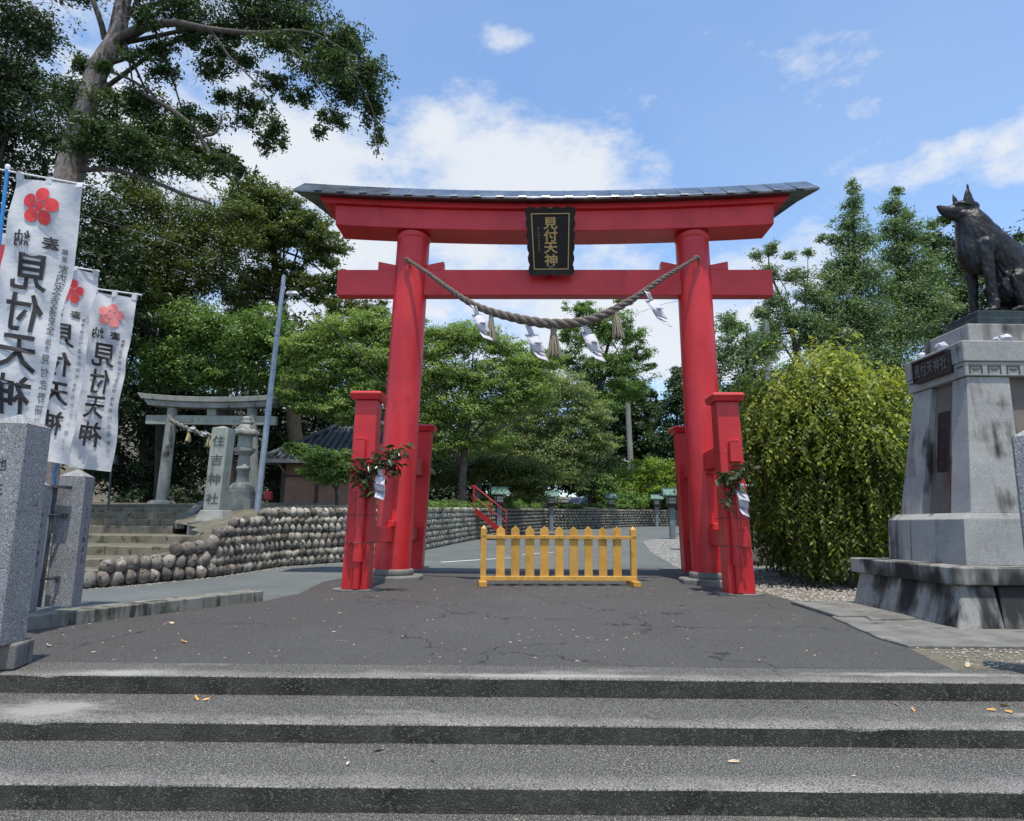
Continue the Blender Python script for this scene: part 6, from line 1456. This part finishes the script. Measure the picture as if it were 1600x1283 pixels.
    # right side
    S = 'slender trees right of the gate'
    tree('slender_tree', 'thin open tree standing just right of the gate beam end', 21.5, [(1185, 398, 13, 9), (1205, 388, 10, 14), (1200, 425, 20, 12), (1235, 400, 10, 9), (1260, 395, 9, 8), (1240, 430, 22, 14), (1262, 460, 22, 20), (1215, 470, 20, 20), (1285, 475, 18, 20), (1240, 500, 34, 22), (1190, 490, 14, 16), (1270, 520, 34, 30), (1200, 540, 30, 24)], 'grey', 26000, .085, [(1262, 790, .12), (1250, 600, .10), (1232, 500, .06), (1205, 430, .03), (1200, 385, .01)], 'bark_dark', [[(1244, 560, .05, 0), (1258, 480, .03, 0), (1262, 430, .015, 0), (1262, 395, .008, 0)], [(1244, 570, .04, 0), (1212, 520, .025, 0), (1190, 480, .01, 0)]], auto=6, group=S, sub=22, spread=.24, shell=.5)
    tree('slender_tree', 'tall feathery tree with the highest tip, left of the dog statue', 22, [(1331, 292, 9, 13), (1334, 320, 16, 16), (1326, 350, 22, 18), (1308, 375, 20, 14), (1345, 375, 24, 22), (1325, 410, 36, 24), (1350, 440, 40, 30), (1300, 440, 30, 24), (1310, 480, 44, 30), (1355, 500, 46, 40), (1290, 520, 40, 36), (1330, 560, 60, 40), (1285, 372, 9, 6)], 'grey', 50000, .095, [(1345, 800, .16), (1340, 560, .12), (1335, 400, .06), (1332, 285, .012)], 'bark_dark', auto=10, group=S, sub=26, spread=.22, shell=.45)
    tree('slender_tree', 'tall feathery tree nearest the dog statue', 22.6, [(1400, 300, 9, 9), (1392, 322, 16, 14), (1412, 335, 14, 18), (1395, 360, 26, 20), (1425, 370, 22, 24), (1400, 400, 34, 24), (1440, 420, 32, 30), (1410, 450, 44, 30), (1450, 480, 44, 34), (1400, 510, 50, 36), (1380, 570, 60, 40), (1455, 350, 10, 9)], 'grey', 50000, .095, [(1405, 800, .16), (1404, 560, .12), (1400, 400, .06), (1400, 295, .012)], 'bark_dark', auto=10, group=S, sub=26, spread=.22, shell=.45)
    tree('dense_evergreen', 'dense dark evergreen directly behind the dog statue', 26, [(1480, 345, 20, 14), (1470, 380, 34, 26), (1500, 410, 44, 36), (1480, 460, 50, 36), (1560, 420, 60, 40), (1590, 375, 16, 14), (1620, 430, 50, 50), (1540, 480, 70, 44), (1470, 520, 60, 40), (1660, 400, 60, 70), (1600, 520, 80, 50)], 'cedar', 52000, .15, [(1560, 800, .3), (1555, 560, .25), (1545, 430, .1)], 'bark_dark', group=S, sub=60, spread=.17)
    tree('dense_hedge', 'tall dark hedge behind the white guard rail and the weeping tree', 25, [(x, 690 + 20 * math.sin(x * .03), 44, 46) for x in range(1130, 1720, 55)] + [(x, 750, 44, 40) for x in range(1110, 1720, 60)] + [(1410, 600, 50, 40), (1460, 620, 50, 40), (1350, 620, 40, 30)], 'dark', 30000, .20, None, 'bark_dark', auto=4, sub=60)
    tree('dark_cedar', 'dark cedar filling the shade between the gate legs and the cherry trunks', 50, [(690, 720, 50, 40), (660, 660, 50, 50), (740, 740, 50, 34), (780, 700, 50, 50), (640, 760, 50, 30), (700, 775, 60, 18), (820, 750, 50, 30), (870, 740, 50, 30), (920, 720, 40, 40), (860, 690, 50, 30), (900, 765, 30, 14)], 'dark', 40000, .28, None, 'bark_dark', group=G, sub=60)
    # a mass of far woodland closing the view
    L = [(x, 735 + 18 * math.sin(x * .02) + rnd.uniform(-12, 12), 62, 60) for x in range(-150, 1800, 62)] + [(x, 800, 60, 40) for x in range(-150, 1800, 60)] + [(x, 660 + rnd.uniform(-15, 15), 60, 50) for x in range(560, 880, 60)]
    v, t = foliage_arrays(px_blobs(L, 82, .6), 60000, .6, sub=70); NLEAF[0] += len(t)
    o = leaf_object('distant_woodland', v, t, LM['dark'], None); o['kind'] = 'stuff'
    # ivy and grass tufts spilling over the long wall
    v, t = [], []
    Bs = []
    for (p, d, s) in walk(WALL2, .35):
        if rnd.random() < .75: 
            k = 1.0 if 13 < s < 24 else .35
            Bs.append(((p.x - d.y * .25, p.y + d.x * .25, H(p.y) + 1.55 + rnd.uniform(-.15 * k, .08)), .35, .30, .14 + .25 * k * rnd.random()))
    v, t = foliage_arrays(Bs, 30000, .085, sub=40); NLEAF[0] += len(t); o = leaf_object('wall_top_ivy', v, t, LM['green'], None); o['kind'] = 'stuff'
    Bs = [((rnd.uniform(-16, -6.5), rnd.uniform(26.5, 34), 2.1), .7, .6, rnd.uniform(.25, .7)) for _ in range(26)]
    v, t = foliage_arrays(Bs, 16000, .13, sub=40); NLEAF[0] += len(t); o = leaf_object('undergrowth', v, t, LM['dark'], None); o['kind'] = 'stuff'
build_trees()

def build_weeping():
    """a lumpy mound of short arching sprays, the lower ones longer and hanging"""
    cx, cy, cz = 7.3, 15.75, 2.35; root = thing('weeping_tree', Vector((cx, cy, 0)), 'weeping yellow-green tree draping to the ground beside the statue pedestal', 'tree')
    m = MB(); m.tube(catmull([Vector((cx - .4, cy, -.05)), Vector((cx - .3, cy, 1.4)), Vector((cx - .1, cy, 2.9)), Vector((cx - .2, cy - .1, 4.1))], 6), [.15 - .004 * i for i in range(19)], 12); part('trunk', m, MAT['bark_dark'], root)
    for k in range(9):
        a = .7 * k; e = Vector((cx + 1.5 * math.cos(a), cy + 1.3 * math.sin(a), 3.6 + .7 * math.sin(k * 2.1))); b = MB()
        b.tube(catmull([Vector((cx - .2, cy, 2.4 + .12 * k)), Vector((cx + .8 * math.cos(a), cy + .7 * math.sin(a), 4.0)), e, e + Vector((.3 * math.cos(a), .3 * math.sin(a), -.8))], 6), [.05 - .0022 * i for i in range(19)], 7); part('branch', b, MAT['bark_dark'], root)
    V = []; T = []; tw = MB()
    lumps = [Vector((rnd.gauss(0, 1), rnd.gauss(0, 1), rnd.gauss(.2, 1))).normalized() for _ in range(26)]
    def radius(d):
        r_ = 1.0
        for L_ in lumps: r_ = max(r_, 1.0 + .30 * max(0, (d.dot(L_) - .88) / .12))
        return r_ * .84
    ns = 4700
    for k in range(ns):
        d = Vector((rnd.gauss(0, 1), rnd.gauss(0, 1) - .25, rnd.gauss(0, 1))).normalized()
        if d.z < -.75: continue
        if d.y > .45 and rnd.random() < .6: continue
        rr = radius(d) * (rnd.random() ** .22)
        fx = 2.38 if d.z > -.1 else 2.38 + 1.7 * (d.z + .1)
        if d.x < 0: fx *= .96
        P = Vector((cx + d.x * rr * fx, cy + d.y * rr * 1.75, cz + d.z * rr * (3.0 if d.z > 0 else 2.2)))
        if d.x > .3 and d.z > 0: P.z += .1
        az = math.atan2(d.y, d.x) + rnd.gauss(0, .5)
        low = P.z < 2.6
        reach = rnd.uniform(.18, .55) * (.6 if low else 1); long_ = rnd.random() < .07 and d.z > .1
        if long_: reach *= 2.0
        up = (rnd.uniform(.02, .20) if not low else rnd.uniform(-.05, .08)) + (.30 if long_ else 0)
        drop = rnd.uniform(.15, .55) if not low else rnd.uniform(.4, 1.3)
        o_ = Vector((math.cos(az), math.sin(az), 0))
        P1 = P + o_ * reach * .5 + Vector((0, 0, up)); P2 = P + o_ * reach + Vector((0, 0, up - .15 - .3 * drop)); P3 = P2 + o_ * .06 + Vector((rnd.gauss(0, .05), rnd.gauss(0, .05), -drop * .75))
        if min(P1.x, P2.x, P3.x) < 5.05: continue
        if min(P.z, P3.z) < 1.7 and min(P1.x, P2.x, P3.x) < 5.1 + (1.7 - min(P.z, max(P3.z, .2))) * .55: continue
        if P3.z < .08: P3.z = rnd.uniform(.06, .5)
        if P2.z < .3: continue
        C = catmull([P - o_ * .15, P1, P2, P3], 7); pos = []
        for a, b in zip(C[:-1], C[1:]):
            seg = (b - a).length; u = rnd.uniform(0, .03)
            while u < seg: pos.append((a.lerp(b, u / seg), (b - a).normalized())); u += .064
        if k % 4 == 0: tw.tube(C, [.007 - .005 * i / len(C) for i in range(len(C))], 3, caps=False)
        height_fac = max(0, min(1, (P.z - 1.6) / 3.2)); tn = rnd.gauss(.20 + .42 * height_fac, .13)  # leaf tone gets lighter on higher sprays
        for i, (p, dd) in enumerate(pos):
            if rnd.random() < .10: continue
            s_ = 1 if i % 2 else -1; sd_ = dd.cross(Vector((0, 0, 1)))
            if sd_.length < .15: sd_ = Vector((math.cos(az + 1.57), math.sin(az + 1.57), 0))
            sd_.normalize()
            dr = (sd_ * s_ * rnd.uniform(.5, 1) + dd * .6 + Vector((rnd.gauss(0, .3), rnd.gauss(0, .3), -.35 + rnd.gauss(0, .25)))).normalized()
            n_ = dr.cross(Vector((rnd.gauss(0, .5), rnd.gauss(-.2, .5), 1)).normalized())
            if n_.length < .05: continue
            n_.normalize(); Ln = rnd.uniform(.075, .15); w_ = Ln * .23
            V += [p, p + dr * Ln * .45 + n_ * w_, p + dr * Ln, p + dr * Ln * .45 - n_ * w_]
            T.append(min(1, max(0, tn + rnd.gauss(0, .16) + .15 * height_fac * i / len(pos))))
    part('twigs', tw, MAT['bark'], root)['kind'] = 'stuff'
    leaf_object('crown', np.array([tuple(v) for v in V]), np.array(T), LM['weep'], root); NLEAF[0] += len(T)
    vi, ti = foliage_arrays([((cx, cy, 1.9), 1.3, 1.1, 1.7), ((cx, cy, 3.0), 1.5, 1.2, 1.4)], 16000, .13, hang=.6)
    leaf_object('inner_foliage', vi, ti * .25, LM['weep'], root); NLEAF[0] += len(ti)  # inner leaves toned dark, putting the shade of the inside into their colour
build_weeping()

# ================================================================== LITTER, PEBBLES, LEAVES
def build_litter():
    def inside(p, poly):
        x, y = p; c = False; n = len(poly)
        for i in range(n):
            x1, y1 = poly[i]; x2, y2 = poly[(i + 1) % n]
            if (y1 > y) != (y2 > y) and x < (x2 - x1) * (y - y1) / (y2 - y1) + x1: c = not c
        return c
    # pebbles on the gravel right of the gate
    mb = MB(); reg = [(4.75, 13.1), (4.85, 10.4), (5.3, 11.3), (9, 11.6), (11, 13), (11, 18.2), (4.8, 17.9)]
    oc = [(1, 0, 0), (0, 1, 0), (-1, 0, 0), (0, -1, 0), (0, 0, .7), (0, 0, -.4)]; of = [(0, 1, 4), (1, 2, 4), (2, 3, 4), (3, 0, 4)]
    def peb(x, y, z, s):
        a = rnd.uniform(0, 6.28); c, q = math.cos(a), math.sin(a); sx, sy = s * rnd.uniform(.7, 1.3), s * rnd.uniform(.6, 1.0)
        mb.add([(x + (v[0] * sx) * c - (v[1] * sy) * q, y + (v[0] * sx) * q + (v[1] * sy) * c, z + v[2] * s * .8) for v in oc], of)
    k = 0
    while k < 5200:
        x, y = rnd.uniform(4.7, 9.2), rnd.uniform(10.3, 18.2)
        if inside((x, y), reg): peb(x, y, H(y) - .015, rnd.uniform(.012, .034)); k += 1
    for _ in range(900): x = rnd.uniform(4.15, 7.5); peb(x, rnd.uniform(6.25, 7.35), -.004, rnd.choice((.006, .01, .014, .02)))
    for _ in range(500):
        p, d, s = rnd.choice(walk(WALL, .1)); peb(p.x + d.y * rnd.uniform(.05, .3), p.y - d.x * rnd.uniform(.05, .3), H(p.y) - .008, rnd.uniform(.008, .022))
    o = struct('pebbles', mb, MAT['pebble'], kind='stuff')
    # small litter
    def leaf_at(mb_, x, y, z, s):
        a = rnd.uniform(0, 6.28); c, q = math.cos(a), math.sin(a); w_ = s * rnd.uniform(.3, .5); up = s * rnd.uniform(.05, .3)
        P = [(-s, 0, .002), (-s * .1, w_, up), (s, 0, rnd.uniform(0, up)), (-s * .1, -w_, .003), (0, 0, up * .25)]
        mb_.add([(x + v[0] * c - v[1] * q, y + v[0] * q + v[1] * c, z + v[2]) for v in P], [(0, 4, 1), (1, 4, 2), (2, 4, 3), (3, 4, 0)])
    mb = MB()
    for _ in range(430):
        x, y = rnd.uniform(-5.4, 5), rnd.uniform(6.2, 17)
        if x < -3.6 and y > 10: continue
        leaf_at(mb, x, y, H(y), rnd.uniform(.012, .032))
    for _ in range(90):      # drifts at the fence foot and gate feet
        x = rnd.gauss(.9, 2.0); leaf_at(mb, x, rnd.gauss(13.4, .5), .0, rnd.uniform(.012, .03))
    for _ in range(150): p, d, s = rnd.choice(walk(WALL, .1)); leaf_at(mb, p.x + d.y * rnd.uniform(.1, .6), p.y - d.x * rnd.uniform(.1, .6), H(p.y) - .008, rnd.uniform(.015, .035))
    for _ in range(60): x = rnd.uniform(4.8, 9); leaf_at(mb, x, rnd.uniform(11.6, 16), .02, rnd.uniform(.02, .05))
    for _ in range(300): x = rnd.uniform(-13, -4.6); y = rnd.uniform(23.3, 27); leaf_at(mb, x, y, 1.76 + (y - 23.2) * .055, rnd.uniform(.03, .07))
    for z, y0, y1 in ((-.144, 5.0, 5.6), (-.271, 4.3, 4.85), (-.412, 3.5, 4.1)):
        for _ in range(7): leaf_at(mb, rnd.uniform(-3, 3), rnd.uniform(y0, y1), z + .004, rnd.uniform(.008, .016))
    struct('leaf_litter', mb, MAT['dry_leaf'], kind='stuff')
    # larger leaves one can point to
    L = [((307, 1092), -.144, .045, 'orange_leaf', 'orange curled leaf on the second step at the left'), ((322, 1094), -.144, .03, 'orange_leaf', 'small orange leaf right beside the curled one on the second step'), ((591, 1173), -.271, .04, 'dry_leaf', 'brown curled leaf on the third step below the gate\'s left leg'),
         ((675, 1190), -.271, .028, 'dry_leaf', 'narrow brown leaf in the middle of the third step'), ((544, 1194), -.271, .03, 'dry_leaf', 'pale dry leaf near the edge of the third step'), ((1147, 1191), -.271, .04, 'dry_leaf', 'long straw-coloured leaf on the third step right of centre'),
         ((1259, 1105), -.144, .03, 'dry_leaf', 'pale dry leaf lying at the back of the second step'), ((1400, 1101), -.144, .03, 'orange_leaf', 'first orange leaf of those at the right of the second step'), ((1427, 1110), -.144, .035, 'orange_leaf', 'orange leaf lying alone near the cracked right part of the second step'),
         ((1550, 1110), -.144, .04, 'orange_leaf', 'left leaf of the orange cluster at the right end of the second step'), ((1568, 1103), -.144, .045, 'orange_leaf', 'upper leaf of the orange cluster at the right end of the second step'), ((1577, 1113), -.144, .045, 'orange_leaf', 'rightmost leaf of the orange cluster on the second step'),
         ((288, 1003), 0, .06, 'orange_leaf', 'large tan leaf lying on the brown asphalt at the left'), ((76, 1009), 0, .05, 'dry_leaf', 'pale leaf on the asphalt beside the footing of the big granite post'), ((268, 974), 0, .06, 'dry_leaf', 'brown twig-like leaf on the brown asphalt'),
         ((82, 971), 0, .06, 'orange_leaf', 'pinkish leaf by the mossy kerb'), ((1512, 1040), -.004, .06, 'dry_leaf', 'pale flat leaf on the bare earth near the statue')]
    for (p, z, s, mt, lab) in L:
        c = onz(*p, z + .004); m = MB(); a = rnd.uniform(0, 6.28)
        P = [(-s, 0, .004), (-s * .5, s * .30, .010), (.0, s * .36, .014), (s * .6, s * .2, .012), (s, 0, .02), (s * .6, -s * .2, .004), (0, -s * .36, .006), (-s * .5, -s * .3, .004), (0, 0, .002)]
        m.add(P, [(i, (i + 1) % 8, 8) for i in range(8)], 0, True)
        o = link('fallen_leaf', m.mesh('fallen_leaf', MAT[mt]), None, c, (rnd.uniform(-.1, .25), rnd.uniform(-.2, .2), a)); tag(o, lab, 'leaf', 'single fallen leaves on steps and asphalt')
build_litter()
# the gate stands a degree and a half off square to the view; everything hung on it turns with it
Rz = Matrix.Rotation(-R(1.4), 4, 'Z'); pivot = Vector((TC, 14.9, 0))
for o in [q for q in COL.objects if q.parent is None and q.name.split('.')[0] in ('torii_gate', 'sacred_rope', 'name_plaque', 'sakaki_branch')]:
    o.location = Rz @ (o.location - pivot) + pivot; o.rotation_euler.z = -R(1.4)
print('leaves', NLEAF[0], 'objects', len(bpy.data.objects))
